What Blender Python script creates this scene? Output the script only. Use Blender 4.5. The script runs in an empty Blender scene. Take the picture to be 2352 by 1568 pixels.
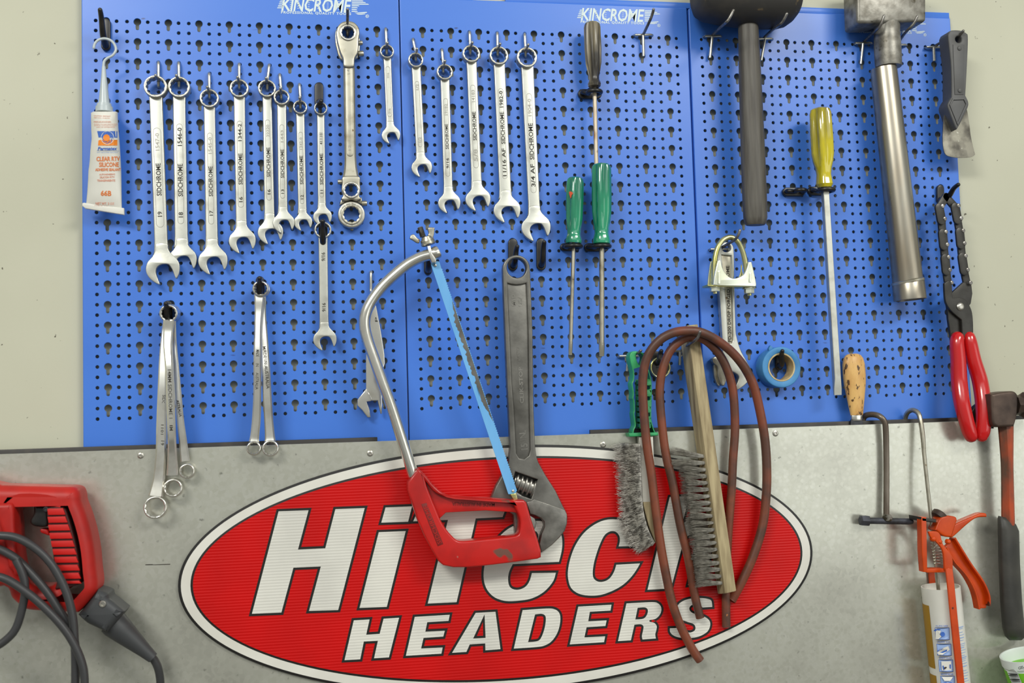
import bpy, bmesh, math, random
from mathutils import Vector, Matrix
random.seed(7)
PI = math.pi
P = 0.0127            # hole pitch of the peg boards
ROW = P * 1.0231
Z0 = 2.0              # height of the first row of holes above the floor
SC = bpy.context.scene
COL = SC.collection

# ------------------------------------------------------------------ camera
F = 2369.2
CAM = Vector((0.29438, -1.35591, Z0 - 0.50197))
EUL = (1.6307, 0.0288, -0.1676)
cd = bpy.data.cameras.new('camera')
cam = bpy.data.objects.new('camera', cd)
COL.objects.link(cam)
cam.location = CAM
cam.rotation_euler = EUL
cd.sensor_width = 36.0
cd.lens = F / 2352 * 36
cd.clip_start = 0.01
cd.dof.use_dof = True
cd.dof.focus_distance = 1.40
cd.dof.aperture_fstop = 5.0
SC.camera = cam
from mathutils import Euler
ROT = Euler(EUL, 'XYZ').to_matrix()

# ------------------------------------------------------------------ light
SC.view_settings.view_transform = 'Standard'
SC.view_settings.look = 'None'
SC.view_settings.gamma = 1.0
SC.view_settings.use_curve_mapping = False
SC.view_settings.exposure = -0.06
w = bpy.data.worlds.new('workshop_air')
SC.world = w
w.use_nodes = True
w.node_tree.nodes['Background'].inputs[0].default_value = (0.95, 0.985, 0.95, 1)
w.node_tree.nodes['Background'].inputs[1].default_value = 0.40

def area(name, loc, target, sx, sy, power, col):
    l = bpy.data.lights.new(name, 'AREA')
    l.shape = 'RECTANGLE'; l.size = sx; l.size_y = sy
    l.energy = power; l.color = col
    o = bpy.data.objects.new(name, l)
    COL.objects.link(o)
    o.location = loc
    o.rotation_euler = (Vector(target) - Vector(loc)).to_track_quat('-Z', 'Y').to_euler()
    return o
area('ceiling_lamp_right', (2.1, -2.7, 3.3), (0.9, 0.0, 1.6), 1.3, 0.5, 48, (1.0, 0.99, 0.93))
area('ceiling_lamp_left', (-1.2, -2.7, 3.3), (0.2, 0.0, 1.6), 1.3, 0.5, 58, (1.0, 0.99, 0.93))
area('high_window_daylight', (0.4, -4.8, 3.6), (0.5, 0.0, 1.6), 4.0, 1.4, 26, (0.95, 0.99, 1.0))
area('roller_door_daylight', (4.3, -4.6, 1.55), (1.2, 0.0, 1.5), 3.4, 2.3, 36, (0.97, 1.0, 0.98))

# ------------------------------------------------------------------ placing
def at(px, py, d):
    """world point that lies d millimetres in front of the peg boards"""
    v = ROT @ Vector(((px - 1176) / F, -(py - 784) / F, -1.0))
    t = (-d / 1000 - CAM.y) / v.y
    return CAM + v * t
def mv(px, py, d):
    return (at(px, py - .5, d) - at(px, py + .5, d)).z
def mh(px, py, d):
    return (at(px + .5, py, d) - at(px - .5, py, d)).x
def zz(pts, ox, oy, s):
    return [(ox + q[0] / s, oy + q[1] / s) + tuple(q[2:]) for q in pts]
def W(pts, d):
    out = []
    for q in pts:
        v = at(q[0], q[1], d)
        out.append((v.x, v.z) + tuple(q[2:]))
    return out
def sp(pts, n=5):
    """closed loop, Catmull-Rom between points; a third value 1 marks a corner"""
    N = len(pts); out = []
    for i in range(N):
        p1, p2 = pts[i], pts[(i + 1) % N]
        p0, p3 = pts[i - 1], pts[(i + 2) % N]
        c1 = len(p1) > 2; c2 = len(p2) > 2
        if c1: p0 = p1
        if c2: p3 = p2
        if c1 and c2:
            out.append(p1[:2]); continue
        for k in range(n):
            t = k / n
            o = []
            for a in (0, 1):
                o.append(.5 * (2 * p1[a] + (p2[a] - p0[a]) * t + (2 * p0[a] - 5 * p1[a] + 4 * p2[a] - p3[a]) * t * t
                               + (3 * p1[a] - p0[a] - 3 * p2[a] + p3[a]) * t ** 3))
            out.append(tuple(o))
    return out
def smooth(pts, n=6):
    """open Catmull-Rom through tuples of any length"""
    out = []; N = len(pts); D = len(pts[0])
    for i in range(N - 1):
        p1, p2 = pts[i], pts[i + 1]
        p0 = pts[i - 1] if i else p1
        p3 = pts[i + 2] if i + 2 < N else p2
        for k in range(n):
            t = k / n
            out.append(tuple(.5 * (2 * p1[a] + (p2[a] - p0[a]) * t + (2 * p0[a] - 5 * p1[a] + 4 * p2[a] - p3[a]) * t * t
                       + (3 * p1[a] - p0[a] - 3 * p2[a] + p3[a]) * t ** 3) for a in range(D)))
    out.append(tuple(pts[-1]))
    return out
def circ(px, py, R, d, n=32, ph=0.0):
    c = at(px, py, d); r = R * mv(px, py, d)
    return [(c.x + r * math.cos(ph + 2 * PI * k / n), c.z + r * math.sin(ph + 2 * PI * k / n)) for k in range(n)]
def star(px, py, R, d, ph=0.0):
    c = at(px, py, d); r = R * mv(px, py, d); o = []
    for k in range(24):
        q = r * (1.05 if k % 2 == 0 else .955)
        o.append((c.x + q * math.cos(ph + PI * k / 12), c.z + q * math.sin(ph + PI * k / 12)))
    return o
def stadium(a, b, r, n=8):
    """world loop round the segment a-b (both (x, z))"""
    ang = math.atan2(b[1] - a[1], b[0] - a[0]); o = []
    for k in range(n + 1):
        t = ang - PI / 2 + PI * k / n
        o.append((b[0] + r * math.cos(t), b[1] + r * math.sin(t)))
    for k in range(n + 1):
        t = ang + PI / 2 + PI * k / n
        o.append((a[0] + r * math.cos(t), a[1] + r * math.sin(t)))
    return o

# ------------------------------------------------------------------ materials
def lin(c):
    return tuple(((v / 255) / 12.92 if v / 255 <= .04045 else ((v / 255 + .055) / 1.055) ** 2.4) for v in c) + (1.0,)
def M(name, col, rough=.5, metal=0.0, var=None, vscale=60.0, lo=.4, hi=.65, bump=None, stretch=None, spots=None,
      trans=0.0, coat=0.0, spec=.5, rvar=0.0, sss=0.0):
    """principled material; var = second colour mixed in by noise, spots = (colour, scale, threshold) small marks"""
    m = bpy.data.materials.new(name); m.use_nodes = True
    nt = m.node_tree; N = nt.nodes; L = nt.links
    b = N['Principled BSDF']
    b.inputs['Roughness'].default_value = rough
    b.inputs['Metallic'].default_value = metal
    b.inputs['Specular IOR Level'].default_value = spec
    b.inputs['Transmission Weight'].default_value = trans
    b.inputs['Coat Weight'].default_value = coat
    b.inputs['Coat Roughness'].default_value = .12
    tc = N.new('ShaderNodeTexCoord'); vec = tc.outputs['Object']
    if stretch:
        mp = N.new('ShaderNodeMapping'); mp.inputs['Scale'].default_value = stretch
        L.new(vec, mp.inputs['Vector']); vec = mp.outputs[0]
    def noise(scale, detail=4.0):
        n = N.new('ShaderNodeTexNoise'); n.inputs['Scale'].default_value = scale
        n.inputs['Detail'].default_value = detail; L.new(vec, n.inputs['Vector']); return n.outputs['Fac']
    def ramp(fac, a, bb):
        r = N.new('ShaderNodeMapRange'); r.inputs['From Min'].default_value = a; r.inputs['From Max'].default_value = bb
        L.new(fac, r.inputs['Value']); return r.outputs['Result']
    cur = None
    if var is not None:
        mx = N.new('ShaderNodeMix'); mx.data_type = 'RGBA'
        mx.inputs['A'].default_value = lin(col); mx.inputs['B'].default_value = lin(var)
        L.new(ramp(noise(vscale), lo, hi), mx.inputs['Factor']); cur = mx.outputs['Result']
    if spots:
        for (sc, ss, th) in spots:
            mx = N.new('ShaderNodeMix'); mx.data_type = 'RGBA'
            if cur is not None: L.new(cur, mx.inputs['A'])
            else: mx.inputs['A'].default_value = lin(col)
            mx.inputs['B'].default_value = lin(sc)
            L.new(ramp(noise(ss, 2.0), th, th + .04), mx.inputs['Factor']); cur = mx.outputs['Result']
    if cur is not None: L.new(cur, b.inputs['Base Color'])
    else: b.inputs['Base Color'].default_value = lin(col)
    if rvar:
        r = N.new('ShaderNodeMapRange'); r.inputs['To Min'].default_value = max(.02, rough - rvar); r.inputs['To Max'].default_value = rough + rvar
        L.new(noise(vscale * 1.7), r.inputs['Value']); L.new(r.outputs['Result'], b.inputs['Roughness'])
    if bump:
        bp = N.new('ShaderNodeBump'); bp.inputs['Strength'].default_value = bump[1]; bp.inputs['Distance'].default_value = .001
        L.new(noise(bump[0], 6.0), bp.inputs['Height']); L.new(bp.outputs[0], b.inputs['Normal'])
    return m

MT = {}
MT['wall'] = M('painted_wall', (196, 195, 174), .8, var=(189, 188, 167), vscale=3, spots=[((92, 86, 72), 120, .742)], bump=(220, .08))
MT['floor'] = M('concrete_floor', (120, 118, 112), .6, var=(96, 95, 92), vscale=2)
MT['blue'] = M('blue_powder_coat', (68, 123, 218), .34, var=(62, 115, 211), vscale=5, lo=.35, hi=.7,
               spots=[((40, 66, 134), 62, .745)], stretch=(.45, 1, 1), bump=(900, .03), rvar=.06)
MT['white_print'] = M('white_print', (212, 226, 226), .5)
MT['chrome_satin'] = M('satin_chrome', (194, 194, 184), .36, .8, var=(164, 161, 149), vscale=60, lo=.5, hi=.85, bump=(500, .04), rvar=.08)
MT['chrome_bright'] = M('bright_chrome', (226, 223, 213), .2, .9, var=(196, 190, 176), vscale=40, lo=.5, hi=.85, rvar=.06)
MT['chrome_worn'] = M('worn_nickel', (180, 175, 158), .32, .85, var=(138, 130, 110), vscale=60, lo=.5, hi=.8, rvar=.1,
                      spots=[((108, 84, 52), 120, .70)])
MT['ring_metal'] = M('ring_end_metal', (190, 187, 175), .32, .8, var=(132, 124, 110), vscale=110, lo=.55, hi=.85, rvar=.08)
MT['stamp'] = M('stamped_grime', (58, 55, 48), .6, .2)
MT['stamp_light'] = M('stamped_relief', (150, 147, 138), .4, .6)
MT['zinc'] = M('zinc_wire', (196, 194, 184), .3, .9)
MT['dark_wire'] = M('dull_wire', (146, 143, 138), .32, .75, var=(104, 100, 95), vscale=120)
MT['rod_brown'] = M('brown_steel_rod', (134, 124, 112), .36, .6, var=(98, 86, 74), vscale=40, stretch=(1, 1, .3))
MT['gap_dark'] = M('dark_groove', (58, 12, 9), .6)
MT['black_plastic'] = M('black_plastic', (26, 25, 24), .32, var=(40, 37, 34), vscale=60)
MT['black_steel'] = M('black_steel', (46, 43, 40), .42, .3, var=(70, 62, 54), vscale=40, lo=.55, hi=.8)
MT['iron'] = M('phosphated_steel', (122, 120, 114), .38, .65, var=(92, 90, 85), vscale=45, lo=.35, hi=.75, bump=(300, .08), rvar=.1)
MT['iron_light'] = M('rubbed_steel', (150, 147, 140), .34, .75, var=(112, 110, 104), vscale=70, lo=.35, hi=.75, bump=(300, .08), rvar=.1)
MT['iron_dark'] = M('dark_steel', (62, 60, 56), .38, .45, var=(50, 48, 44), vscale=60)
MT['rubber_black'] = M('black_rubber', (48, 46, 43), .62, var=(70, 64, 54), vscale=26, lo=.45, hi=.75, bump=(60, .45), spots=[((92, 78, 56), 60, .68)])
MT['wood_dark'] = M('oiled_hardwood', (92, 88, 80), .5, var=(62, 57, 50), vscale=160, stretch=(1, 1, .07), lo=.35, hi=.7, bump=(400, .25))
MT['wood_pale'] = M('weathered_pine', (182, 166, 128), .7, var=(118, 100, 70), vscale=150, stretch=(1, 1, .08), lo=.35, hi=.72, bump=(400, .2), spots=[((96, 82, 60), 60, .70)])
MT['wood_handle'] = M('varnished_handle', (224, 180, 110), .4, var=(198, 146, 80), vscale=90, stretch=(1, 1, .45), lo=.4, hi=.7, spots=[((84, 58, 34), 170, .60), ((52, 38, 26), 52, .67)])
MT['steel_grey'] = M('worn_forged_steel', (150, 147, 138), .42, .55, var=(98, 94, 84), vscale=70, lo=.35, hi=.7, bump=(140, .3), spots=[((70, 64, 50), 60, .66)])
MT['steel_dark'] = M('blued_steel', (74, 76, 84), .5, .4, var=(52, 52, 54), vscale=50, bump=(140, .25))
MT['pipe'] = M('steel_pipe', (168, 164, 152), .3, .9, var=(140, 122, 96), vscale=30, stretch=(1, 1, .15), lo=.4, hi=.75, rvar=.06, spots=[((52, 46, 40), 70, .72)])
MT['red_paint'] = M('red_enamel', (196, 24, 18), .32, var=(170, 22, 18), vscale=30, coat=.2, spots=[((112, 74, 62), 36, .66), ((150, 140, 128), 55, .74)])
MT['red_plastic'] = M('red_nylon', (186, 32, 24), .45, var=(164, 28, 22), vscale=24, spec=.4)
MT['red_deep'] = M('dark_red_recess', (120, 22, 16), .5)  # plain darker red for the saw handle's label panel and lettering
MT['red_inset'] = M('red_inset', (196, 20, 14), .42)
MT['red_dip'] = M('red_vinyl_dip', (196, 20, 22), .2, coat=.5)
MT['blade_blue'] = M('blue_blade_paint', (112, 178, 232), .36, var=(96, 164, 222), vscale=30, stretch=(1, 1, .3), spots=[((44, 76, 96), 60, .64)])
MT['brass'] = M('zinc_passivate', (196, 190, 112), .22, .85, var=(222, 222, 190), vscale=30, lo=.4, hi=.7)
MT['saddle'] = M('bright_zinc', (232, 236, 218), .24, .7, var=(214, 214, 164), vscale=24, lo=.5, hi=.8)
MT['green_clear'] = M('green_acetate', (44, 166, 120), .06, trans=.15, coat=1.0, var=(22, 122, 92), vscale=30, stretch=(1, 1, .3), spots=[((196, 92, 50), 60, .735)])
MT['yellow_clear'] = M('yellow_acetate', (216, 200, 28), .1, trans=.15, coat=1.0, var=(150, 136, 30), vscale=40, stretch=(1, 1, .3), spots=[((52, 46, 20), 70, .645)])
MT['black_grip'] = M('dirty_black_acetate', (50, 46, 40), .3, var=(128, 118, 94), vscale=60, stretch=(1, 1, .22), lo=.42, hi=.62, spots=[((186, 172, 132), 60, .66)])
MT['rusty_rod'] = M('rusty_steel_rod', (206, 192, 168), .45, .4, var=(150, 108, 66), vscale=90, stretch=(1, 1, .3), lo=.5, hi=.7, spots=[((72, 48, 30), 130, .66)])
MT['scraper_blade'] = M('stained_blade', (150, 146, 132), .5, .5, var=(86, 82, 74), vscale=50, lo=.4, hi=.65, spots=[((206, 204, 190), 70, .68)])
MT['grey_plastic'] = M('grey_plastic', (84, 84, 84), .5, var=(74, 73, 71), vscale=20)
MT['tape_blue'] = M('blue_tape', (74, 142, 196), .55, var=(58, 122, 178), vscale=40)
MT['cardboard'] = M('cardboard_core', (206, 186, 142), .85, var=(176, 150, 104), vscale=80)
MT['green_plastic'] = M('green_handle_plastic', (58, 168, 104), .4, var=(48, 150, 92), vscale=30)
MT['wire_grey'] = M('bristle_wire', (206, 202, 192), .35, .3, var=(120, 116, 108), vscale=160, lo=.45, hi=.6)
MT['bristle_dark'] = M('tuft_wire', (186, 182, 172), .36, .4, var=(140, 136, 126), vscale=200)
MT['white_metal'] = M('pale_ferrule', (216, 212, 200), .4, .3)
MT['rubber_hose'] = M('red_brown_rubber', (128, 68, 46), .45, var=(86, 56, 44), vscale=20, lo=.42, hi=.6, bump=(160, .12), spots=[((176, 112, 70), 80, .735)])
MT['white_tube'] = M('white_plastic_tube', (226, 224, 214), .4, var=(214, 212, 202), vscale=20)
MT['nozzle'] = M('milky_nozzle', (196, 206, 208), .3, trans=.15)
MT['orange_print'] = M('orange_print', (222, 124, 60), .5)
MT['orange_solid'] = M('orange_solid_print', (240, 138, 36), .5)
MT['red_print'] = M('pale_red_print', (222, 150, 124), .5)
MT['blue_print'] = M('blue_print', (58, 104, 190), .5)
MT['blue_pale'] = M('pale_blue_print', (150, 176, 220), .5)
MT['ochre_print'] = M('ochre_print', (158, 118, 16), .45)
MT['orange_paint'] = M('orange_enamel', (206, 72, 4), .36, var=(184, 60, 4), vscale=30, spec=.4, spots=[((66, 38, 24), 60, .69)])
MT['rust_orange'] = M('rusted_orange_handle', (176, 66, 20), .5, var=(84, 56, 38), vscale=42, stretch=(1, 1, .4), lo=.36, hi=.6, bump=(200, .2), spots=[((56, 50, 44), 60, .64)])
MT['grip_black'] = M('rubber_grip', (50, 49, 45), .5, var=(66, 64, 58), vscale=24, bump=(220, .15))
MT['rust_iron'] = M('brown_forged_iron', (92, 76, 66), .45, .5, var=(60, 48, 42), vscale=30, bump=(90, .3))
MT['cable'] = M('black_cable', (58, 58, 59), .42)
MT['guard'] = M('cord_guard', (64, 66, 68), .5, var=(56, 57, 58), vscale=16)
MT['lime'] = M('lime_label', (116, 190, 40), .4)
MT['ink'] = M('black_ink', (34, 38, 34), .5)
MT['cup_white'] = M('white_cup', (222, 228, 224), .35)
MT['sign_white'] = M('sign_white', (226, 224, 214), .42, var=(214, 211, 200), vscale=12)
MT['sign_black'] = M('sign_black', (28, 26, 24), .42)
MT['screw'] = M('screw_metal', (190, 186, 176), .3, .9)

def ridged(name, col, pitch):
    """twin wall plastic: fine horizontal flutes as relief"""
    m = M(name, col, .34, spec=.32, var=tuple(int(c * .94) for c in col), vscale=10)
    nt = m.node_tree; N = nt.nodes; L = nt.links
    tc = N.new('ShaderNodeTexCoord'); wv = N.new('ShaderNodeTexWave')
    wv.wave_type = 'BANDS'; wv.bands_direction = 'Z'; wv.wave_profile = 'SIN'
    wv.inputs['Scale'].default_value = 1 / (pitch * 1.0) * .314
    wv.inputs['Distortion'].default_value = .25; wv.inputs['Detail'].default_value = 1.0
    bp = N.new('ShaderNodeBump'); bp.inputs['Strength'].default_value = .22; bp.inputs['Distance'].default_value = .0011
    L.new(tc.outputs['Object'], wv.inputs['Vector']); L.new(wv.outputs['Fac'], bp.inputs['Height'])
    L.new(bp.outputs[0], N['Principled BSDF'].inputs['Normal'])
    return m
MT['sign_red'] = ridged('sign_red', (206, 10, 10), .0036)
MT['sign_white_r'] = ridged('sign_letter_white', (224, 222, 212), .0036)
def galvanised():
    m = M('galvanised_steel', (199, 199, 186), .23, .52, var=(174, 173, 161), vscale=7, lo=.45, hi=.85)
    nt = m.node_tree; N = nt.nodes; L = nt.links; b = N['Principled BSDF']
    tc = N.new('ShaderNodeTexCoord'); vo = N.new('ShaderNodeTexVoronoi'); vo.inputs['Scale'].default_value = 210
    L.new(tc.outputs['Object'], vo.inputs['Vector'])
    base = b.inputs['Base Color'].links[0].from_socket
    mx = N.new('ShaderNodeMix'); mx.data_type = 'RGBA'; mx.blend_type = 'OVERLAY'; mx.inputs['Factor'].default_value = .08
    bw = N.new('ShaderNodeRGBToBW'); L.new(vo.outputs['Color'], bw.inputs[0])
    L.new(base, mx.inputs['A']); L.new(bw.outputs[0], mx.inputs['B'])
    hs = N.new('ShaderNodeHueSaturation'); hs.inputs['Saturation'].default_value = 1.0
    L.new(mx.outputs['Result'], hs.inputs['Color'])
    sn = N.new('ShaderNodeTexNoise'); sn.inputs['Scale'].default_value = 130; sn.inputs['Detail'].default_value = 2
    L.new(tc.outputs['Object'], sn.inputs['Vector'])
    rg = N.new('ShaderNodeMapRange'); rg.inputs['From Min'].default_value = .67; rg.inputs['From Max'].default_value = .79
    L.new(sn.outputs['Fac'], rg.inputs['Value'])
    m2 = N.new('ShaderNodeMix'); m2.data_type = 'RGBA'; m2.inputs['B'].default_value = lin((140, 140, 130))
    L.new(rg.outputs['Result'], m2.inputs['Factor']); L.new(hs.outputs['Color'], m2.inputs['A'])
    L.new(m2.outputs['Result'], b.inputs['Base Color'])
    rr = N.new('ShaderNodeMapRange'); rr.inputs['To Min'].default_value = .19; rr.inputs['To Max'].default_value = .25
    L.new(vo.outputs['Distance'], rr.inputs['Value']); rr.inputs['From Max'].default_value = .6
    L.new(rr.outputs['Result'], b.inputs['Roughness'])
    return m
MT['galv'] = galvanised()

# ------------------------------------------------------------------ objects
def thing(name, label, cat, loc, group=None):
    o = bpy.data.objects.new(name, None); COL.objects.link(o)
    o.empty_display_size = .02
    o.location = loc; o['label'] = label; o['category'] = cat
    if group: o['group'] = group
    ORG[o.name] = Vector(loc)
    return o
ORG = {}
def link(name, me, mat, parent=None, label=None, ang=35, kind=None):
    """me holds world coordinates; shift them to the parent's origin"""
    o = bpy.data.objects.new(name, me)
    COL.objects.link(o)
    if parent is not None:
        org = ORG[parent.name]; o.parent = parent
    else:
        n = len(me.vertices)
        org = sum((v.co for v in me.vertices), Vector()) / max(1, n)
        o.location = org
    me.transform(Matrix.Translation(-org))
    ORG[o.name] = org
    me.name = name
    if mat is not None:
        me.materials.clear(); me.materials.append(MT[mat] if isinstance(mat, str) else mat)
    if ang is not None and len(me.polygons):
        me.shade_smooth()
        me.set_sharp_from_angle(angle=math.radians(ang))
    if label: o['label'] = label
    if kind: o['kind'] = kind
    return o
def tag(o, label, cat, group=None):
    o['label'] = label; o['category'] = cat
    if group: o['group'] = group
    return o
def me_from(verts, faces):
    me = bpy.data.meshes.new('m'); me.from_pydata([tuple(v) for v in verts], [], faces); me.update(); return me
def merge(*mes):
    V = []; Fc = []
    for me in mes:
        n = len(V); V += [tuple(v.co) for v in me.vertices]; Fc += [[i + n for i in p.vertices] for p in me.polygons]
    return me_from(V, Fc)

def plate_me(loops, d0, d1, bev=.5, res=2):
    """solid between depths d0 and d1 (mm) with rounded edges; loops are world (x, z)"""
    cu = bpy.data.curves.new('c', 'CURVE'); cu.dimensions = '2D'; cu.fill_mode = 'BOTH'
    ox, oz = loops[0][0][0], loops[0][0][1]
    for lp in loops:
        s = cu.splines.new('POLY'); s.points.add(len(lp) - 1); s.use_cyclic_u = True
        for k, q in enumerate(lp): s.points[k].co = (q[0] - ox, q[1] - oz, 0, 1)
    b = bev / 1000
    cu.extrude = max(1e-5, (d1 - d0) / 2000 - b); cu.bevel_depth = b; cu.bevel_resolution = res; cu.offset = -b
    ob = bpy.data.objects.new('t', cu)
    me = bpy.data.meshes.new_from_object(ob)
    bpy.data.objects.remove(ob); bpy.data.curves.remove(cu)
    mid = (d0 + d1) / 2000
    me.transform(Matrix(((1, 0, 0, ox), (0, 0, -1, -mid), (0, 1, 0, oz), (0, 0, 0, 1))))
    bm = bmesh.new(); bm.from_mesh(me); bmesh.ops.remove_doubles(bm, verts=bm.verts, dist=1e-6)
    bm.to_mesh(me); bm.free()
    return me
def plate(name, loops, d0, d1, mat, parent=None, bev=.5, label=None, res=2, ang=35):
    return link(name, plate_me(loops, d0, d1, bev, res), mat, parent, label, ang)

def ring_me(c, R, rh, d0, d1, bev=.8, n=48, points=12, tilt=0.0):
    """thick ring round world point c: outer radius R, toothed hole rh (metres), depths in mm"""
    b = bev / 1000; V = []; Fc = []
    y0, y1 = -d0 / 1000, -d1 / 1000
    def loop(rf, y):
        i = len(V)
        for k in range(n):
            a = 2 * PI * k / n + .07; r = rf(k)
            V.append((c.x + r * math.cos(a), y, c.z + r * math.sin(a)))
        return list(range(i, i + n))
    m = max(1, n // (points or n))
    tooth = lambda k, s=1.0: rh * s * ((1.05, 1.0, .955, 1.0)[(k % m) * 4 // m] if points else 1.0)
    LS = []
    for k in range(4):
        t = PI / 2 * k / 3
        LS.append(loop(lambda q, t=t: R - b + b * math.sin(t), y0 - b + b * math.cos(t)))
    for k in range(4):
        t = PI / 2 * k / 3
        LS.append(loop(lambda q, t=t: R - b + b * math.cos(t), y1 + b - b * math.sin(t)))
    LS.append(loop(lambda q: rh * 1.05 + b * .45, y1))
    LS.append(loop(lambda q: tooth(q), y1 + b * .7))
    LS.append(loop(lambda q: tooth(q), y0 - b * .5))
    LS.append(loop(lambda q: rh * 1.05 + b * .4, y0))
    L = len(LS)
    for i in range(L):
        a, bb = LS[i], LS[(i + 1) % L]
        for k in range(n):
            k2 = (k + 1) % n
            Fc.append([a[k], a[k2], bb[k2], bb[k]])
    me = me_from(V, Fc)
    if tilt:
        me.transform(Matrix.Translation(c) @ Matrix.Rotation(tilt, 4, 'X') @ Matrix.Translation(-c))
    bm = bmesh.new(); bm.from_mesh(me); bmesh.ops.recalc_face_normals(bm, faces=bm.faces); bm.to_mesh(me); bm.free()
    return me
def ring(name, px, py, R, rh, d0, d1, mat, parent, bev=.8, points=12, tilt=0.0, label=None):
    c = at(px, py, d1); m = mv(px, py, d1)
    c.y = -(d0 + d1) / 2000
    return link(name, ring_me(c, R * m, rh * m, d0, d1, bev, 48, points, tilt), mat, parent, label, 40)
def grow(lp, e):
    """offset a closed world loop outwards by e metres (mitred)"""
    n = len(lp); A = sum(lp[i][0] * lp[(i + 1) % n][1] - lp[(i + 1) % n][0] * lp[i][1] for i in range(n))
    sg = 1 if A > 0 else -1; out = []
    for i in range(n):
        p, q, r = lp[i - 1], lp[i], lp[(i + 1) % n]
        u = Vector((q[0] - p[0], q[1] - p[1])); v = Vector((r[0] - q[0], r[1] - q[1]))
        if u.length < 1e-7 or v.length < 1e-7: continue
        u.normalize(); v.normalize()
        n1 = Vector((u.y, -u.x)) * sg; n2 = Vector((v.y, -v.x)) * sg
        b = n1 + n2
        if b.length < 1e-3: continue
        b.normalize(); c = max(.3, b.dot(n1))
        out.append((q[0] + b.x * e / c, q[1] + b.y * e / c))
    return out

def frames(pts):
    T = []
    for i in range(len(pts)):
        a = pts[max(0, i - 1)]; b = pts[min(len(pts) - 1, i + 1)]
        T.append((b - a).normalized())
    up = Vector((0, -1, 0))
    if abs(T[0].dot(up)) > .9: up = Vector((1, 0, 0))
    n = (up - T[0] * up.dot(T[0])).normalized(); out = []
    for t in T:
        n = (n - t * n.dot(t))
        n = n.normalized() if n.length > 1e-6 else Vector((1, 0, 0))
        out.append((t, n, t.cross(n)))
    return out
def tube_me(pts, rad, seg=10, caps=True, round_end=False):
    """sweep a circle along world points; rad is a number or one per point (metres)"""
    pts = [Vector(p) for p in pts]; N = len(pts)
    R = [rad] * N if not hasattr(rad, '__len__') else list(rad)
    if round_end:
        for end in (0, 1):
            i = 0 if end == 0 else len(pts) - 1
            j = 1 if end == 0 else len(pts) - 2
            t = (pts[i] - pts[j]).normalized(); r = R[i]; p = pts[i].copy()
            add = [(p + t * r * .5, r * .87), (p + t * r * .87, r * .5), (p + t * r, r * .05)]
            if end: pts += [a for a, _ in add]; R += [q for _, q in add]
            else: pts = [a for a, _ in add][::-1] + pts; R = [q for _, q in add][::-1] + R
    fr = frames(pts); V = []; Fc = []
    for p, r, (t, n, b) in zip(pts, R, fr):
        for k in range(seg):
            a = 2 * PI * k / seg
            V.append(p + n * (r * math.cos(a)) + b * (r * math.sin(a)))
    N = len(pts)
    for i in range(N - 1):
        for k in range(seg):
            k2 = (k + 1) % seg
            Fc.append([i * seg + k, i * seg + k2, (i + 1) * seg + k2, (i + 1) * seg + k])
    if caps:
        Fc.append(list(range(seg))[::-1]); Fc.append([(N - 1) * seg + k for k in range(seg)])
    return me_from(V, Fc)
def tube(name, pts, rad, mat, parent=None, seg=10, label=None, round_end=False, ang=50):
    return link(name, tube_me(pts, rad, seg, True, round_end), mat, parent, label, ang)
def bar_me(pts, chamf=.25):
    """pts = (world point, width m, thickness m): sweep a chamfered rectangle in the board plane"""
    C = [Vector(q[0]) for q in pts]; V = []; Fc = []; n8 = 8
    for i, q in enumerate(pts):
        a = C[max(0, i - 1)]; b = C[min(len(C) - 1, i + 1)]; t = (b - a).normalized()
        s = t.cross(Vector((0, 1, 0))); s.normalize(); u = s.cross(t).normalized()
        w2, h2 = q[1] / 2, q[2] / 2; c = min(w2, h2) * chamf * 2
        for (x, y) in ((w2 - c, h2), (w2, h2 - c), (w2, -h2 + c), (w2 - c, -h2), (-w2 + c, -h2), (-w2, -h2 + c), (-w2, h2 - c), (-w2 + c, h2)):
            V.append(C[i] + s * x + u * y)
    for i in range(len(pts) - 1):
        for k in range(n8):
            k2 = (k + 1) % n8
            Fc.append([i * n8 + k, (i + 1) * n8 + k, (i + 1) * n8 + k2, i * n8 + k2])
    Fc.append(list(range(n8))); Fc.append([(len(pts) - 1) * n8 + k for k in range(n8)][::-1])
    me = me_from(V, Fc)
    bm = bmesh.new(); bm.from_mesh(me); bmesh.ops.recalc_face_normals(bm, faces=bm.faces); bm.to_mesh(me); bm.free()
    return me
def lathe_me(p0, p1, prof, seg=24, flute=None, ysq=1.0):
    """revolve prof [(t along p0-p1, radius m)]; flute(angle, t) scales the radius; ysq squashes depth"""
    p0 = Vector(p0); p1 = Vector(p1); ax = p1 - p0; t_ = ax.normalized()
    n = Vector((0, -1, 0)); n = (n - t_ * n.dot(t_))
    n = n.normalized() if n.length > 1e-4 else Vector((1, 0, 0))
    b = t_.cross(n); V = []; Fc = []
    for (t, r) in prof:
        for k in range(seg):
            a = 2 * PI * k / seg; q = r * (flute(a, t) if flute else 1)
            V.append(p0 + ax * t + n * (q * math.cos(a) * ysq) + b * (q * math.sin(a)))
    for i in range(len(prof) - 1):
        for k in range(seg):
            k2 = (k + 1) % seg
            Fc.append([i * seg + k, i * seg + k2, (i + 1) * seg + k2, (i + 1) * seg + k])
    Fc.append(list(range(seg))[::-1]); Fc.append([(len(prof) - 1) * seg + k for k in range(seg)])
    return me_from(V, Fc)
def lathe(name, p0, p1, prof, mat, parent=None, seg=24, flute=None, label=None, ysq=1.0, ang=35):
    return link(name, lathe_me(p0, p1, prof, seg, flute, ysq), mat, parent, label, ang)
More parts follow.
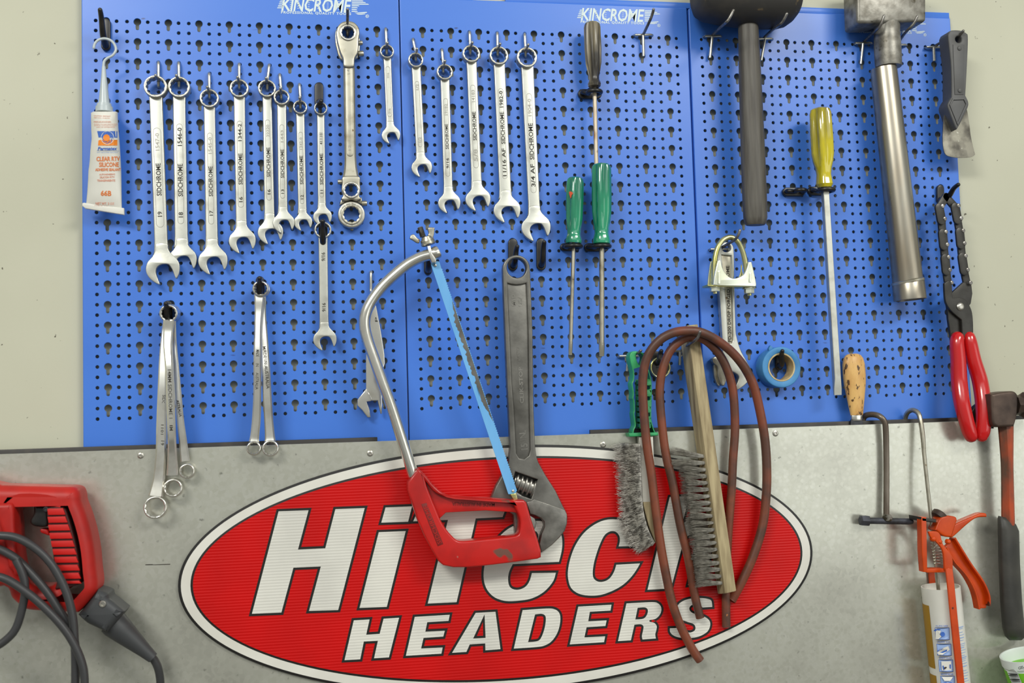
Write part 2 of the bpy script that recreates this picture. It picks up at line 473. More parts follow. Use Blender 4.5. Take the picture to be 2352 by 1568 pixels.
def hexa_me(c):
    """box from 8 corners: front 4 (clockwise from top left) then back 4"""
    me = me_from(c, [[0, 1, 2, 3], [7, 6, 5, 4], [0, 4, 5, 1], [1, 5, 6, 2], [2, 6, 7, 3], [3, 7, 4, 0]])
    return me
def bevel_me(me, w, seg=2):
    bm = bmesh.new(); bm.from_mesh(me)
    bmesh.ops.recalc_face_normals(bm, faces=bm.faces)
    bmesh.ops.bevel(bm, geom=list(bm.edges), offset=w, segments=seg, affect='EDGES', profile=.5)
    bm.to_mesh(me); bm.free(); return me

GLY = {}
def glyph(s, bold, shear, spacing):
    key = (s, bold, shear, spacing)
    if key in GLY: return GLY[key]
    cu = bpy.data.curves.new('f', 'FONT'); cu.body = s; cu.size = 1.0; cu.resolution_u = 2
    cu.offset = bold; cu.shear = shear; cu.space_character = spacing
    ob = bpy.data.objects.new('f', cu)
    me = bpy.data.meshes.new_from_object(ob)
    V = [(v.co.x, v.co.y) for v in me.vertices]; Fc = [list(p.vertices) for p in me.polygons]
    bpy.data.objects.remove(ob); bpy.data.curves.remove(cu); bpy.data.meshes.remove(me)
    x0 = min(v[0] for v in V); x1 = max(v[0] for v in V); y1 = max(v[1] for v in V); y0 = min(v[1] for v in V)
    r = ([(v[0] - x0, v[1]) for v in V], Fc, x1 - x0, max(y1, .3))
    GLY[key] = r; return r
def text_me(s, a, b, h, d, bold=0.01, shear=0.0, spacing=1.0):
    """flat letters from pixel a to pixel b along the baseline, h pixels high; d depth or depth function"""
    V, Fc, wd, ht = glyph(s, bold, shear, spacing)
    ax, ay = a; bx, by = b; L = math.hypot(bx - ax, by - ay); ux, uy = (bx - ax) / L, (by - ay) / L
    nx, ny = uy, -ux
    out = []
    for (x, y) in V:
        u = x / wd * L; v = y / .70 * h
        px = ax + ux * u + nx * v; py = ay + uy * u + ny * v
        dd = d(px, py) if callable(d) else d
        out.append(at(px, py, dd))
    return me_from(out, Fc)
def text(name, s, a, b, h, d, mat, parent, **k):
    return link(name, text_me(s, a, b, h, d, **k), mat, parent, None, None)
def flat(loops_px, d):
    """flat printed patch (pixel loops, depth or depth function)"""
    from mathutils.geometry import tessellate_polygon
    flatp = [q for lp in loops_px for q in lp]
    tr = tessellate_polygon([[Vector((q[0], q[1], 0)) for q in lp] for lp in loops_px])
    return me_from([at(q[0], q[1], d(q[0], q[1]) if callable(d) else d) for q in flatp], [list(t)[::-1] for t in tr])

# ================================================================== setting
def box_me(x0, x1, y0, y1, z0, z1):
    return hexa_me([Vector((x0, y0, z1)), Vector((x1, y0, z1)), Vector((x1, y0, z0)), Vector((x0, y0, z0)),
                    Vector((x0, y1, z1)), Vector((x1, y1, z1)), Vector((x1, y1, z0)), Vector((x0, y1, z0))])
o = link('wall_back', box_me(-1.6, 2.8, .0100, .12, 0, 2.9), 'wall'); o['kind'] = 'structure'
o = link('floor', box_me(-4, 5, -6, .12, -.05, 0), 'floor'); o['kind'] = 'structure'

# ================================================================== peg boards
MARG = 1.345 * P; TOPM = 3.42 * ROW; BOTM = 3.3 * ROW
def pegboard_me():
    V = []; Fc = []
    def vert(x, y, z): V.append((x, y, z)); return len(V) - 1
    TH = .0014; CH = .00035
    def cell(cx, cz, x0, x1, z0, z1, hole):
        """hole = list of offsets; the border point of each is cast onto the cell rectangle"""
        n = len(hole); o = []; a = []; b = []; c = []
        for (hx, hz, bx, bz) in hole:
            o.append(vert(bx, 0, bz))
        for (hx, hz, bx, bz) in hole:
            l = math.hypot(hx, hz) or 1
            a.append(vert(cx + hx * (1 + CH / l), 0, cz + hz * (1 + CH / l)))
        for (hx, hz, bx, bz) in hole: b.append(vert(cx + hx, CH, cz + hz))
        for (hx, hz, bx, bz) in hole: c.append(vert(cx + hx, TH, cz + hz))
        for k in range(n):
            j = (k + 1) % n
            Fc.append([o[k], a[k], a[j], o[j]][::-1]); Fc.append([a[k], b[k], b[j], a[j]][::-1]); Fc.append([b[k], c[k], c[j], b[j]][::-1])
    hp, hr = P / 2, ROW / 2
    keyc = set(range(1, 30, 3))
    for r in range(40):
        for c in range(30):
            cx, cz = c * P, -r * ROW
            if c in keyc:
                if r % 2: continue
                # key hole: one column wide, two rows high
                R = .0046; sw = .0021; L_ = .0108
                pts = []
                a0 = math.asin(sw / R)
                for k in range(15):
                    t = -PI / 2 + a0 + (2 * PI - 2 * a0) * k / 14
                    pts.append((R * math.cos(t), R * math.sin(t)))
                for k in range(5):
                    t = PI + PI * k / 4
                    pts.append((sw * math.cos(t), -L_ + sw + sw * math.sin(t)))
                z1, z0 = cz + hr, cz - 3 * hr
                mz = (z0 + z1) / 2 - cz; hz_ = (z1 - z0) / 2
                hole = []
                for (x, z) in pts:
                    ex = x / .0048; ez = (z - (-.003)) / .0082
                    m = max(abs(ex), abs(ez)) or 1
                    bx = ex / m * hp; bz = ez / m * hz_
                    hole.append([x, z, cx + bx, cz + mz + bz])
                # snap border corners
                for sx in (-1, 1):
                    for szz in (-1, 1):
                        q = min(hole, key=lambda h: (h[2] - (cx + sx * hp)) ** 2 + (h[3] - (cz + mz + szz * hz_)) ** 2)
                        q[2] = cx + sx * hp; q[3] = cz + mz + szz * hz_
                cell(cx, cz, 0, 0, 0, 0, hole)
            else:
                R = .0022; hole = []
                for k in range(16):
                    t = PI * k / 8
                    ca, sa = math.cos(t), math.sin(t); m = max(abs(ca), abs(sa))
                    hole.append((R * ca, R * sa, cx + ca / m * hp, cz + sa / m * hr))
                cell(cx, cz, 0, 0, 0, 0, hole)
    # plain margins with rounded edge and folded flanges
    gx0, gx1, gz1, gz0 = -hp, 29.5 * P, hr, -39.5 * ROW
    X0, X1, Z1, Z0_ = -MARG, 29 * P + MARG, TOPM, -39 * ROW - BOTM
    rr = .0012
    def strip(*q):
        Fc.append([vert(*v) for v in q])
    xi0, xi1, zi1, zi0 = X0 + rr, X1 - rr, Z1 - rr, Z0_ + rr
    strip((xi0, 0, zi1), (xi0, 0, gz1), (xi1, 0, gz1), (xi1, 0, zi1))
    strip((xi0, 0, gz0), (xi0, 0, zi0), (xi1, 0, zi0), (xi1, 0, gz0))
    strip((xi0, 0, gz1), (xi0, 0, gz0), (gx0, 0, gz0), (gx0, 0, gz1))
    strip((gx1, 0, gz1), (gx1, 0, gz0), (xi1, 0, gz0), (xi1, 0, gz1))
    def fold(p, q, nx, nz):
        last = None
        for k in range(5):
            t = PI / 2 * k / 4
            off = rr * math.sin(t); dy = rr * (1 - math.cos(t))
            a = (p[0] + nx * off, dy, p[1] + nz * off); b = (q[0] + nx * off, dy, q[1] + nz * off)
            if last: strip(last[0], last[1], b, a)
            last = (a, b)
        a = (p[0] + nx * rr, .0096, p[1] + nz * rr); b = (q[0] + nx * rr, .0096, q[1] + nz * rr)
        strip(last[0], last[1], b, a)
    fold((xi0, zi1), (xi0, zi0), -1, 0); fold((xi1, zi0), (xi1, zi1), 1, 0)
    fold((xi1, zi1), (xi0, zi1), 0, 1); fold((xi0, zi0), (xi1, zi0), 0, -1)
    me = me_from(V, Fc)
    bm = bmesh.new(); bm.from_mesh(me); bmesh.ops.remove_doubles(bm, verts=bm.verts, dist=2e-6); bm.to_mesh(me); bm.free()
    return me
PB = pegboard_me(); PB.materials.append(MT['blue']); PB.shade_smooth(); PB.set_sharp_from_angle(angle=math.radians(30)); PB.name = 'pegboard'
def logo_me():
    ox, oy, s = 1250, 0, 3.92; d = .15
    z = lambda pts: zz(pts, ox, oy, s)
    (a, b) = z([(330, 181), (898, 195)])
    L = [text_me('KINCROME', a, b, 28.0, d, bold=.018, shear=.14, spacing=.94)]
    for y in (92, 108, 125, 142, 158):
        L.append(flat([z([(322 - (y - 92) * .35, y - 4), (346, y - 4), (346, y + 4), (318 - (y - 92) * .35, y + 4)])], d))
        for x in (398, 460, 545, 622, 700, 790):
            yy = y + (x - 330) * .024
            L.append(flat([z([(x, yy - 1.5), (x + 16, yy - 1.5), (x + 16, yy + 2.5), (x, yy + 2.5)])], d))
    for k, y in enumerate((84, 98, 112, 126, 142, 158, 174)):
        x1 = (1000, 1020, 1045, 968, 955, 950, 955)[k]
        y += 14
        L.append(flat([z([(906, y - 4), (x1 - 12, y - 4), (x1, y + 1), (x1 - 4, y + 4), (902, y + 4)])], d))
    L.append(flat([z([(926, 200), (1025, 192), (1032, 199), (1000, 203), (940, 204)])], d))
    L.append(flat([z([(940, 208), (1015, 206), (1018, 211), (985, 216), (955, 215)])], d))
    (a, b) = z([(328, 206), (900, 219)])
    L.append(text_me('PROFESSIONAL QUALITY TOOLS', a, b, 5.2, d, bold=.03, spacing=1.2))
    c0 = [(1032 + 14 * math.cos(t * PI / 10), 229 + 14 * math.sin(t * PI / 10)) for t in range(20)]
    c1 = [(1032 + 10 * math.cos(t * PI / 10), 229 + 10 * math.sin(t * PI / 10)) for t in range(20)]
    L.append(flat([z(c0), z(c1)], d))
    L.append(text_me('R', z([(1026, 235)])[0], z([(1038, 236)])[0], 3.2, d, bold=.03))
    return merge(*L)
LG = logo_me()
OFFS = [Vector((0, 0, Z0)), Vector((31.796 * P, 0, Z0 + .0861 * P)), Vector((63.688 * P, 0, Z0 + .0608 * P))]
LG.transform(Matrix.Translation(-OFFS[1])); LG.materials.append(MT['white_print']); LG.name = 'printed_logo'
for v, lb in zip(OFFS, ('blue perforated steel peg board at the left, carrying ten hanging spanners and the tube',
                        'blue perforated steel peg board in the middle, behind the hacksaw blade and green screwdrivers',
                        'blue perforated steel peg board at the right, behind mallet and yellow screwdriver')):
    t = bpy.data.objects.new('peg_board', PB); COL.objects.link(t); t.location = v; ORG[t.name] = v.copy()
    tag(t, lb, 'peg board', 'blue peg boards')
    c = bpy.data.objects.new('printed_logo', LG); COL.objects.link(c); c.parent = t
    c['label'] = 'white printed logo and lettering'
# rails the boards hang from
zt = Z0 + TOPM
for x0, x1, lb in ((-.017, 31.2 * P + .09, 'blue steel hanging rail along the top edge of the left board'),
                   (31.2 * P + .135, 94.0 * P, 'blue steel hanging rail along the top edge above mallet and sledge hammer')):
    me = bevel_me(box_me(x0, x1, .0012, .0098, zt + .0008, zt + .0092), .0007)
    tag(link('hanging_rail', me, 'blue'), lb, 'rail')
# black strips behind the steel sheet
zs = Z0 - .5453
for x0, x1, lb in ((-.45, .3446, 'black flat steel strip along the sheet top, left of the hacksaw'),
                   (.6258, 1.62, 'black flat steel strip along the sheet top, from wire brush to hammer')):
    me = bevel_me(box_me(x0, x1, -.0145, -.0085, zs - .06, Z0 - .5402), .0006)
    tag(link('steel_strip', me, 'black_steel'), lb, 'strip')

# ================================================================== galvanised sheet with rivets
sheet = thing('galvanised_sheet', 'grey galvanised steel sheet riveted below the blue peg boards', 'metal sheet', (0.5, -.022, zs - .3))
link('sheet', bevel_me(box_me(-.55, 1.75, -.022, -.0195, Z0 - 1.35, zs), .0004, 1), 'galv', sheet)
for (x, y) in ((323, 1046), (850, 1041), (1385, 1021), (1781, 995)):
    c = at(x, y, 22); r = 7.2 * mv(x, y, 22)
    lathe('rivet', c, c + Vector((0, -.0014, 0)), [(0, r), (.55, r * .94), (1, r * .6), (1, r * .42), (.3, r * .36)], 'screw', sheet, seg=16)

plate('scratch_mark', [W([(334, 1295.5), (350, 1295), (352, 1296), (372, 1295), (391, 1294.4), (391, 1296.4), (372, 1297), (352, 1297.4), (334, 1297.6)], 22)], 21.95, 22.06, 'stamp', sheet, bev=.01, res=0)
# ================================================================== oval sign
SD = 26.0
EC = Vector((.51299, 0, Z0 - .71356)); EA, EB = .41475, .15748
def ell(off, n=160):
    return [(EC.x + (EA - off) * math.cos(2 * PI * k / n), EC.z + (EB - off) * math.sin(2 * PI * k / n)) for k in range(n)]
sign = thing('oval_sign', 'red oval sign with white italic lettering on the galvanised sheet', 'sign', (EC.x, -.026, EC.z))
plate('sign_panel', [ell(0)], 22.2, SD, 'sign_black', sign, bev=.15, label='black outer edge')
def band(name, o0, o1, d, mat, label=None):
    n = 160; a, b = ell(o0, n), ell(o1, n)
    V = [(x, -d / 1000, z) for x, z in a] + [(x, -d / 1000, z) for x, z in b]
    link(name, me_from(V, [[k, (k + 1) % n, n + (k + 1) % n, n + k][::-1] for k in range(n)]), mat, sign, label, None)
band('white_border', .0034, .0147, SD + .12, 'sign_white', 'white border line')
e = ell(.0176)
link('red_field', me_from([(x, -(SD + .1) / 1000, z) for x, z in e], [list(range(len(e)))[::-1]]), 'sign_red', sign, 'ribbed red field', None)
def letter(*loops):
    ls = [W([q[:2] for q in lp], SD) for lp in loops]
    # black keyline: the same outline grown by two millimetres
    def mk(lps, d, mat, name):
        cu = bpy.data.curves.new('c', 'CURVE'); cu.dimensions = '2D'; cu.fill_mode = 'BOTH'
        for lp in lps:
            s = cu.splines.new('POLY'); s.points.add(len(lp) - 1); s.use_cyclic_u = True
            for k, q in enumerate(lp): s.points[k].co = (q[0], q[1], 0, 1)
        ob = bpy.data.objects.new('t', cu); me = bpy.data.meshes.new_from_object(ob)
        bpy.data.objects.remove(ob); bpy.data.curves.remove(cu)
        me.transform(Matrix(((1, 0, 0, 0), (0, 0, -1, -d / 1000), (0, 1, 0, 0), (0, 0, 0, 1))))
        return link(name, me, mat, sign, None, None)
    o = mk(ls, SD + .32, 'sign_white_r', 'letter')
    k = mk([grow(ls[0], .0030)] + [grow(q, -.0030) for q in ls[1:]], SD + .2, 'sign_black', 'tmp')
    k.parent = o; k.location = (0, 0, 0); k.name = 'letter_outline'; ORG[o.name] = ORG[sign.name]
za = lambda pts: zz(pts, 960, 1140, 3.6633)
zb = lambda pts: zz(pts, 760, 1360, 4.704)
zc = lambda pts: zz(pts, 1240, 1340, 5.345)
z8 = lambda pts: zz(pts, 400, 1000, 2.76)
letter(z8([(662, 480), (852, 473), (785, 722), (958, 714), (1022, 466), (1208, 459), (1040, 1105), (855, 1111), (930, 829), (756, 837), (680, 1121), (493, 1129)]))
letter(z8([(1340, 455), (1508, 448), (1483, 546), (1313, 552)]))
letter(z8([(1297, 612), (1468, 605), (1348, 1085), (1175, 1092)]))
letter(zz([(470, 1090), (1032, 1078), (1008, 1160), (828, 1165), (704, 1668), (520, 1684), (634, 1180), (448, 1188)], 800, 780, 2.852)[0:0] or
       za([(-10, 140), (735, 110), (712, 172), (486, 184), (325, 888), (82, 900), (252, 196), (-40, 208)]))
letter(za(sp([(1160, 640, 1), (1135, 715), (1060, 800), (960, 855), (850, 875), (740, 878), (650, 850), (590, 795), (560, 730), (552, 650), (565, 560), (605, 455), (665, 360),
              (740, 285), (820, 240), (920, 212), (1020, 204), (1110, 218), (1180, 262), (1208, 330), (1214, 400), (1206, 470), (1186, 549, 1), (797, 568, 1), (768, 630), (758, 690), (768, 750), (800, 778), (850, 782), (905, 757), (940, 706), (958, 643, 1)])),
       za(sp([(850, 440, 1), (880, 360), (930, 305), (985, 290), (1010, 320), (1005, 370), (990, 432, 1)])))
letter(za(sp([(1806, 417, 1), (1814, 330), (1792, 260), (1740, 212), (1670, 192), (1580, 196), (1490, 232), (1400, 302), (1330, 400), (1285, 510), (1262, 620), (1265, 700), (1290, 770), (1350, 815),
              (1430, 832), (1530, 828), (1630, 795), (1720, 745), (1790, 680), (1840, 612), (1868, 562, 1), (1668, 573, 1), (1650, 630), (1615, 685), (1570, 712), (1520, 716), (1480, 690), (1470, 640), (1480, 560), (1505, 470),
              (1535, 390), (1572, 322), (1620, 292), (1665, 297), (1694, 332), (1698, 375), (1688, 419, 1)])))
letter([q[:2] for q in sp([(1538, 1141, 1), (1583, 1139, 1), (1567, 1203, 1), (1592, 1186), (1622, 1186), (1640, 1206), (1640, 1240), (1616, 1340, 1), (1580, 1343, 1), (1598, 1262), (1600, 1236), (1588, 1226), (1572, 1240), (1563, 1268), (1541, 1351, 1), (1487, 1354, 1)])])
letter(zb([(247, 302), (418, 292), (381, 457), (527, 447), (569, 284), (737, 273), (627, 701), (466, 711), (508, 522), (356, 530), (317, 722), (147, 731)]))
letter(zb([(906, 264), (1284, 241), (1271, 307), (1041, 321), (1020, 424), (1231, 413), (1214, 477), (1001, 491), (974, 606), (1207, 594), (1194, 661), (810, 684)]))
letter(zb([(1564, 221), (1778, 209), (1832, 612), (1669, 625), (1667, 550), (1500, 561), (1464, 642), (1309, 652)]), zb([(1660, 236), (1671, 491), (1536, 498)]))
letter(za(sp([(880, 955, 1), (1085, 941), (1150, 948), (1186, 975), (1198, 1022), (1190, 1092), (1165, 1160), (1120, 1220), (1060, 1254), (985, 1266), (806, 1278, 1)])),
       za(sp([(985, 991, 1), (1040, 986), (1070, 1002), (1075, 1042), (1064, 1110), (1040, 1178), (1008, 1214), (926, 1224, 1)])))
letter(zc([(471, 281), (879, 257), (867, 329), (613, 344), (593, 461), (819, 449), (804, 519), (573, 534), (546, 659), (801, 645), (787, 717), (366, 744)]))
letter(zc(sp([(1062, 242, 1), (1375, 226), (1450, 242), (1485, 282), (1490, 332), (1465, 390), (1415, 432), (1345, 447, 1), (1345, 466, 1), (1402, 480), (1434, 520), (1428, 572), (1416, 622), (1424, 672, 1), (1259, 684, 1), (1252, 640), (1266, 572), (1270, 522), (1238, 498), (1160, 503, 1), (1117, 694, 1), (958, 704, 1)])),
       zc(sp([(1200, 296, 1), (1290, 291), (1324, 322), (1314, 380), (1270, 428), (1171, 439, 1)])))
letter(zc(sp([(2116, 284, 1), (1996, 292, 1), (1975, 268), (1930, 254), (1868, 260), (1836, 292), (1840, 330), (1880, 362), (1960, 384), (2040, 416), (2085, 462), (2088, 522), (2060, 582), (2000, 626), (1920, 656), (1800, 668), (1700, 658), (1632, 630), (1598, 590), (1595, 547, 1), (1738, 541, 1), (1790, 588), (1850, 598), (1900, 572), (1908, 530), (1880, 492), (1800, 464), (1738, 440), (1690, 398), (1675, 335), (1695, 262), (1760, 210), (1860, 181), (1970, 175), (2060, 186), (2105, 210)])))

# ================================================================== hooks
def wire_hook(x, y, bx, by, label, fwd=21, mat='zinc', r=2.0, up=0):
    """wire that leaves a hole at (x, y), runs down the board to (bx, by) and sticks out as a peg"""
    t = thing('wire_hook', label, 'hook', at(x, y, 0), 'wire hooks in the peg boards')
    by += 7 if bx < 900 else 4
    b = at(bx, by, 5.5)
    pts = [at(x, y, -5), at(x, y, 2.5), at(x + (bx - x) * .12, y + (by - y) * .12, 5), at(x + (bx - x) * .5, y + (by - y) * .5, 5.5),
           b + Vector((0, 0, .004)), b + Vector((0, -.003, .0008)), b + Vector((0, -.008, 0)), b + Vector((0, -fwd / 1000, up / 1000))]
    pts = [Vector(p) for p in smooth([tuple(p) for p in pts], 4)]
    tube('hook_wire', pts, r / 1000, mat, t, seg=10, round_end=True)
    # tail that enters the hole under the peg
    tube('hook_tail', [at(bx, by + 6, 5.5) + Vector((0, 0, .002)), at(bx, by + 12, 4), at(bx + .5, by + 16, 1), at(bx + .5, by + 16, -5)], r / 1000, mat, t, seg=8)
    return t
def t_hook(cx, cy, wpx, stem, prong, label, mat='dark_wire'):
    """double pronged wire hook: bar across, stem down the board, prong reaching forward"""
    t = thing('double_hook', label, 'hook', at(cx, cy, 3), 'double wire hooks in the peg boards')
    h = wpx / 2
    tube('cross_bar', [at(cx - h, cy + 3, -5), at(cx - h, cy + 2, 1), at(cx - h + 3, cy + .5, 5.5), at(cx + h - 3, cy, 5.5), at(cx + h, cy + 1, 1), at(cx + h, cy + 2, -5)], .0019, 'zinc', t, seg=8)
    tube('stem', [at(cx, cy + 1, 8), at(stem[0], stem[1], 6)], .0021, 'zinc', t, seg=8)
    pts = [at(*q) for q in prong]
    pts = [Vector(p) for p in smooth([tuple(p) for p in pts], 5)]
    tube('prong', pts, .0020, mat, t, seg=10, round_end=True)
    return t
def plastic_hook(x, y0, y1, w_, tip, label, base=None):
    """black plastic hook: rounded back plate from y0 to y1 and an arm to tip = (px, py, depth)"""
    t = thing('plastic_hook', label, 'hook', at(x, (y0 + y1) / 2, 3), 'black plastic hooks in the peg boards')
    r = w_ / 2 * mv(x, y0, 4)
    a = at(x, y0 + w_ / 2, 4); b = at(x, y1 - w_ / 2, 4)
    plate('back_plate', [stadium((a.x, a.z), (b.x, b.z), r)], .3, 5.5, 'black_plastic', t, bev=1.2)
    k = at(x, y1 - w_ * .55, 5); tipv = at(*tip)
    mid = k.lerp(tipv, .35) + Vector((0, -.004, -.004))
    pts = [Vector(p) for p in smooth([tuple(k), tuple(mid), tuple(k.lerp(tipv, .75)), tuple(tipv)], 5)]
    n = len(pts)
    tube('arm', pts, [.0044 - .0016 * i / n for i in range(n)], 'black_plastic', t, seg=10, round_end=True)
    return t

ring_ = ring
# ================================================================== combination spanners
TPL = [((x - 784) / 305, (y - 760) / 305) for x, y in [(740, 700), (732, 760), (700, 820), (660, 860), (642, 905), (640, 945), (655, 988), (690, 1030), (735, 1062), (756, 1069), (759, 1058), (742, 1010), (729, 962), (735, 922), (765, 895),
          (802, 886), (842, 890), (863, 910), (880, 945), (892, 982), (901, 1010), (908, 1019), (917, 1016), (935, 980), (945, 932), (942, 888), (925, 850), (890, 812), (858, 775), (844, 740), (838, 700)]]
def stamped(par, axf, a, b, txt, hpx, d, mat='stamp', bold=.008):
    pa = axf(a); pb = axf(b)
    text('stamped_text', txt, pa, pb, hpx, d, mat, par, bold=bold)
def combo(label, ring, R, wt, wb, base, W_, marks=(), slot=None, d=6, hook=None, hooklabel='', mat='chrome_satin', group='combination spanners on the peg boards', rh=None, ringmat='ring_metal', fwd=21, nm='combination_spanner'):
    t = thing(nm, label, 'spanner', at(ring[0], ring[1], d), group)
    rh = rh or R * .78
    dx, dy = base[0] - ring[0], base[1] - ring[1]; L = math.hypot(dx, dy); ux, uy = dx / L, dy / L; nx, ny = -uy, ux   # n points right->? (-uy, ux)
    nx, ny = uy, -ux
    def axf(q): # (along px from the ring, across px to the right)
        return (ring[0] + ux * q[0] + nx * q[1], ring[1] + uy * q[0] + ny * q[1])
    # shank
    s0 = R * .72
    prof = [(s0, wt * .52), (R * 1.15, wt * .5), (R * 1.9, wt * .49), (L * .5, (wt + wb) / 4 * .985), (L - W_ * .3, wb * .5), (L + W_ * .02, wb * .54), (L + W_ * .12, wb * .62)]
    lp = [axf((a, h)) for a, h in prof] + [axf((a, -h)) for a, h in prof[::-1]]
    plate('shank', [W(lp, d + 6)], d, d + 6, mat, t, bev=1.7, res=3, ang=30)
    # open end
    hp = [axf((L + q[1] * W_, q[0] * W_)) for q in TPL]
    plate('open_end', [W(sp(hp, 2), d + 6.6)], d - .4, d + 6.6, mat, t, bev=.8, res=2)
    # ring end
    ring_('ring_end', ring[0], ring[1], R, rh, d - 1, d + 12, ringmat, t)
    # grey rim painting in the recess wall's shade and grime, then the stamping
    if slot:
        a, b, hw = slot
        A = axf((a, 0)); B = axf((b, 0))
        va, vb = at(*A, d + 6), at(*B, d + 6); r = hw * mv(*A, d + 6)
        plate('shaded_panel_rim', [stadium((va.x, va.z), (vb.x, vb.z), r), stadium((va.x, va.z), (vb.x, vb.z), r - .00045)], d + 5.7, d + 6.25, 'stamp_light', t, bev=.08, res=0)
    for (a, b, txt, h, m) in marks:
        text('stamped_text', txt, axf((a, h * .5)), axf((b, h * .5)), h, d + 6.15, m, t, bold=.02)
    if hook:
        wire_hook(hook[0], hook[1], hook[2], hook[3], hooklabel, fwd=fwd)
    return t
S, SL = 'stamp', 'stamp_light'
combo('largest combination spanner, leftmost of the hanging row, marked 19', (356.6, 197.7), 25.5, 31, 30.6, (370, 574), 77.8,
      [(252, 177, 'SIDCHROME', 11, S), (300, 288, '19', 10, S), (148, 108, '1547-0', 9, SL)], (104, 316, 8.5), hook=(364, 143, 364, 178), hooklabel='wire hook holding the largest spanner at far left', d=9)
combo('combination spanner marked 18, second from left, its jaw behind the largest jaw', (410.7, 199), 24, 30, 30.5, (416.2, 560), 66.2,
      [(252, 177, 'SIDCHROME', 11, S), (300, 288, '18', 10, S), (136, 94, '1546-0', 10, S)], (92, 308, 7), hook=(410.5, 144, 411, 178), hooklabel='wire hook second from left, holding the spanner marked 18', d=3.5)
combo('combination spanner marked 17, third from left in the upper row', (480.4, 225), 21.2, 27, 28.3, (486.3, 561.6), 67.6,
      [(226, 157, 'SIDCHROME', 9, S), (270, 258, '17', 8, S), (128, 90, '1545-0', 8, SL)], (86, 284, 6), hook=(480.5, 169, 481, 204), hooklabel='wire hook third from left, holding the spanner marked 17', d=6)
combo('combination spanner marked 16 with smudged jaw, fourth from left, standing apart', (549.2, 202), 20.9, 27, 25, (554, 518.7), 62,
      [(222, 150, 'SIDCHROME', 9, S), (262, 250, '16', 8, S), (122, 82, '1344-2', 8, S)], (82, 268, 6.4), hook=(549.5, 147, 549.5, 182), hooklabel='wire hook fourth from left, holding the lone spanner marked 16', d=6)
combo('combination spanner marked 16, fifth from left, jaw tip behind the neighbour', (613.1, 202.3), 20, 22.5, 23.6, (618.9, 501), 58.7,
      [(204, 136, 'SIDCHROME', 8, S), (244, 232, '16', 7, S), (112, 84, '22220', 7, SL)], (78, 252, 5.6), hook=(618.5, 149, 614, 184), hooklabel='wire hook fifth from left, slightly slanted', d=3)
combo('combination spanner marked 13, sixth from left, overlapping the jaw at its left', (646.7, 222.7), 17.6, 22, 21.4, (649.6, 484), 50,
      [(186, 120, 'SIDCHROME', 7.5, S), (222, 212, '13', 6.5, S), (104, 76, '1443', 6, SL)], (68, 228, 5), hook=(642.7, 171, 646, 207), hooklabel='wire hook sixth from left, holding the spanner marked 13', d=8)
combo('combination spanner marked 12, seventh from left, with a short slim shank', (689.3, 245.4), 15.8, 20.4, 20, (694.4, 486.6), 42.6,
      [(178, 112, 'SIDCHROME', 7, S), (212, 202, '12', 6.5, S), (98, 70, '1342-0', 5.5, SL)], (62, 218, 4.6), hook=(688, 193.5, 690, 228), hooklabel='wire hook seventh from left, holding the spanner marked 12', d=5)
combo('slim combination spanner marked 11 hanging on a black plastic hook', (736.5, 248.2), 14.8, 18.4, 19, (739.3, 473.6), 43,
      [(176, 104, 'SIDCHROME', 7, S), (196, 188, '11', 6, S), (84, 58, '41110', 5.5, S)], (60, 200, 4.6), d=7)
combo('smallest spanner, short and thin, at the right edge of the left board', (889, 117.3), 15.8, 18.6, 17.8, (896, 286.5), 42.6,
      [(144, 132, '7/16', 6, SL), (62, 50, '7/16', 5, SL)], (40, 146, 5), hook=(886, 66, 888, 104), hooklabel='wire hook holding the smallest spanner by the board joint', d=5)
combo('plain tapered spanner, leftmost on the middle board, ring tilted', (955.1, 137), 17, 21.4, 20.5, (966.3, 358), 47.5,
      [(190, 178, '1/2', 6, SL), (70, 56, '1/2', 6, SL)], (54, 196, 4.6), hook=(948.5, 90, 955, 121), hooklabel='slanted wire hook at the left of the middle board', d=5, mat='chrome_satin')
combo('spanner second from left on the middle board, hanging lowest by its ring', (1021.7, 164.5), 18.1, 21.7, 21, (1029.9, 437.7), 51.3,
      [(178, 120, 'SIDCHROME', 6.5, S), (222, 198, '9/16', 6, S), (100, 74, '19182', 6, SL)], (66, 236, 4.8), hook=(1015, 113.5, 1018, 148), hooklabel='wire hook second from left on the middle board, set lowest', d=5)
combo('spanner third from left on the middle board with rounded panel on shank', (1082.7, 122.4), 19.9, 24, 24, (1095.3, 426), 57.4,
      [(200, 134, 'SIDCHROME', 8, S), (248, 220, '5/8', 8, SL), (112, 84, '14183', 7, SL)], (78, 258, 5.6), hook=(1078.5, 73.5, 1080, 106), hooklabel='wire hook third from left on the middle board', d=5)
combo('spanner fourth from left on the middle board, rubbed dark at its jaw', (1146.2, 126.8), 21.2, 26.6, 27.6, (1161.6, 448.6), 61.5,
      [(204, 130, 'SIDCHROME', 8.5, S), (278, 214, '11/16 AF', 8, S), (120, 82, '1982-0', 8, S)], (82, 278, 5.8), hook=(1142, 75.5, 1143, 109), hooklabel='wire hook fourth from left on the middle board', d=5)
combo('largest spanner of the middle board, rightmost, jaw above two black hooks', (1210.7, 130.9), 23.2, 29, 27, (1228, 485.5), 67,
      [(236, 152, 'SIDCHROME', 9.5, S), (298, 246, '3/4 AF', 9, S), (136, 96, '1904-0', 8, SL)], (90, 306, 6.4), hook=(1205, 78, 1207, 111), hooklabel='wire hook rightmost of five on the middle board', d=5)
combo('smooth satin spanner marked 9/16 twice, hanging below the upper row', (741.6, 527.4), 19.1, 21.8, 21.4, (744.4, 750), 54,
      [(72, 52, '9/16', 8, S), (188, 168, '9/16', 8, S)], None, d=10, fwd=28)
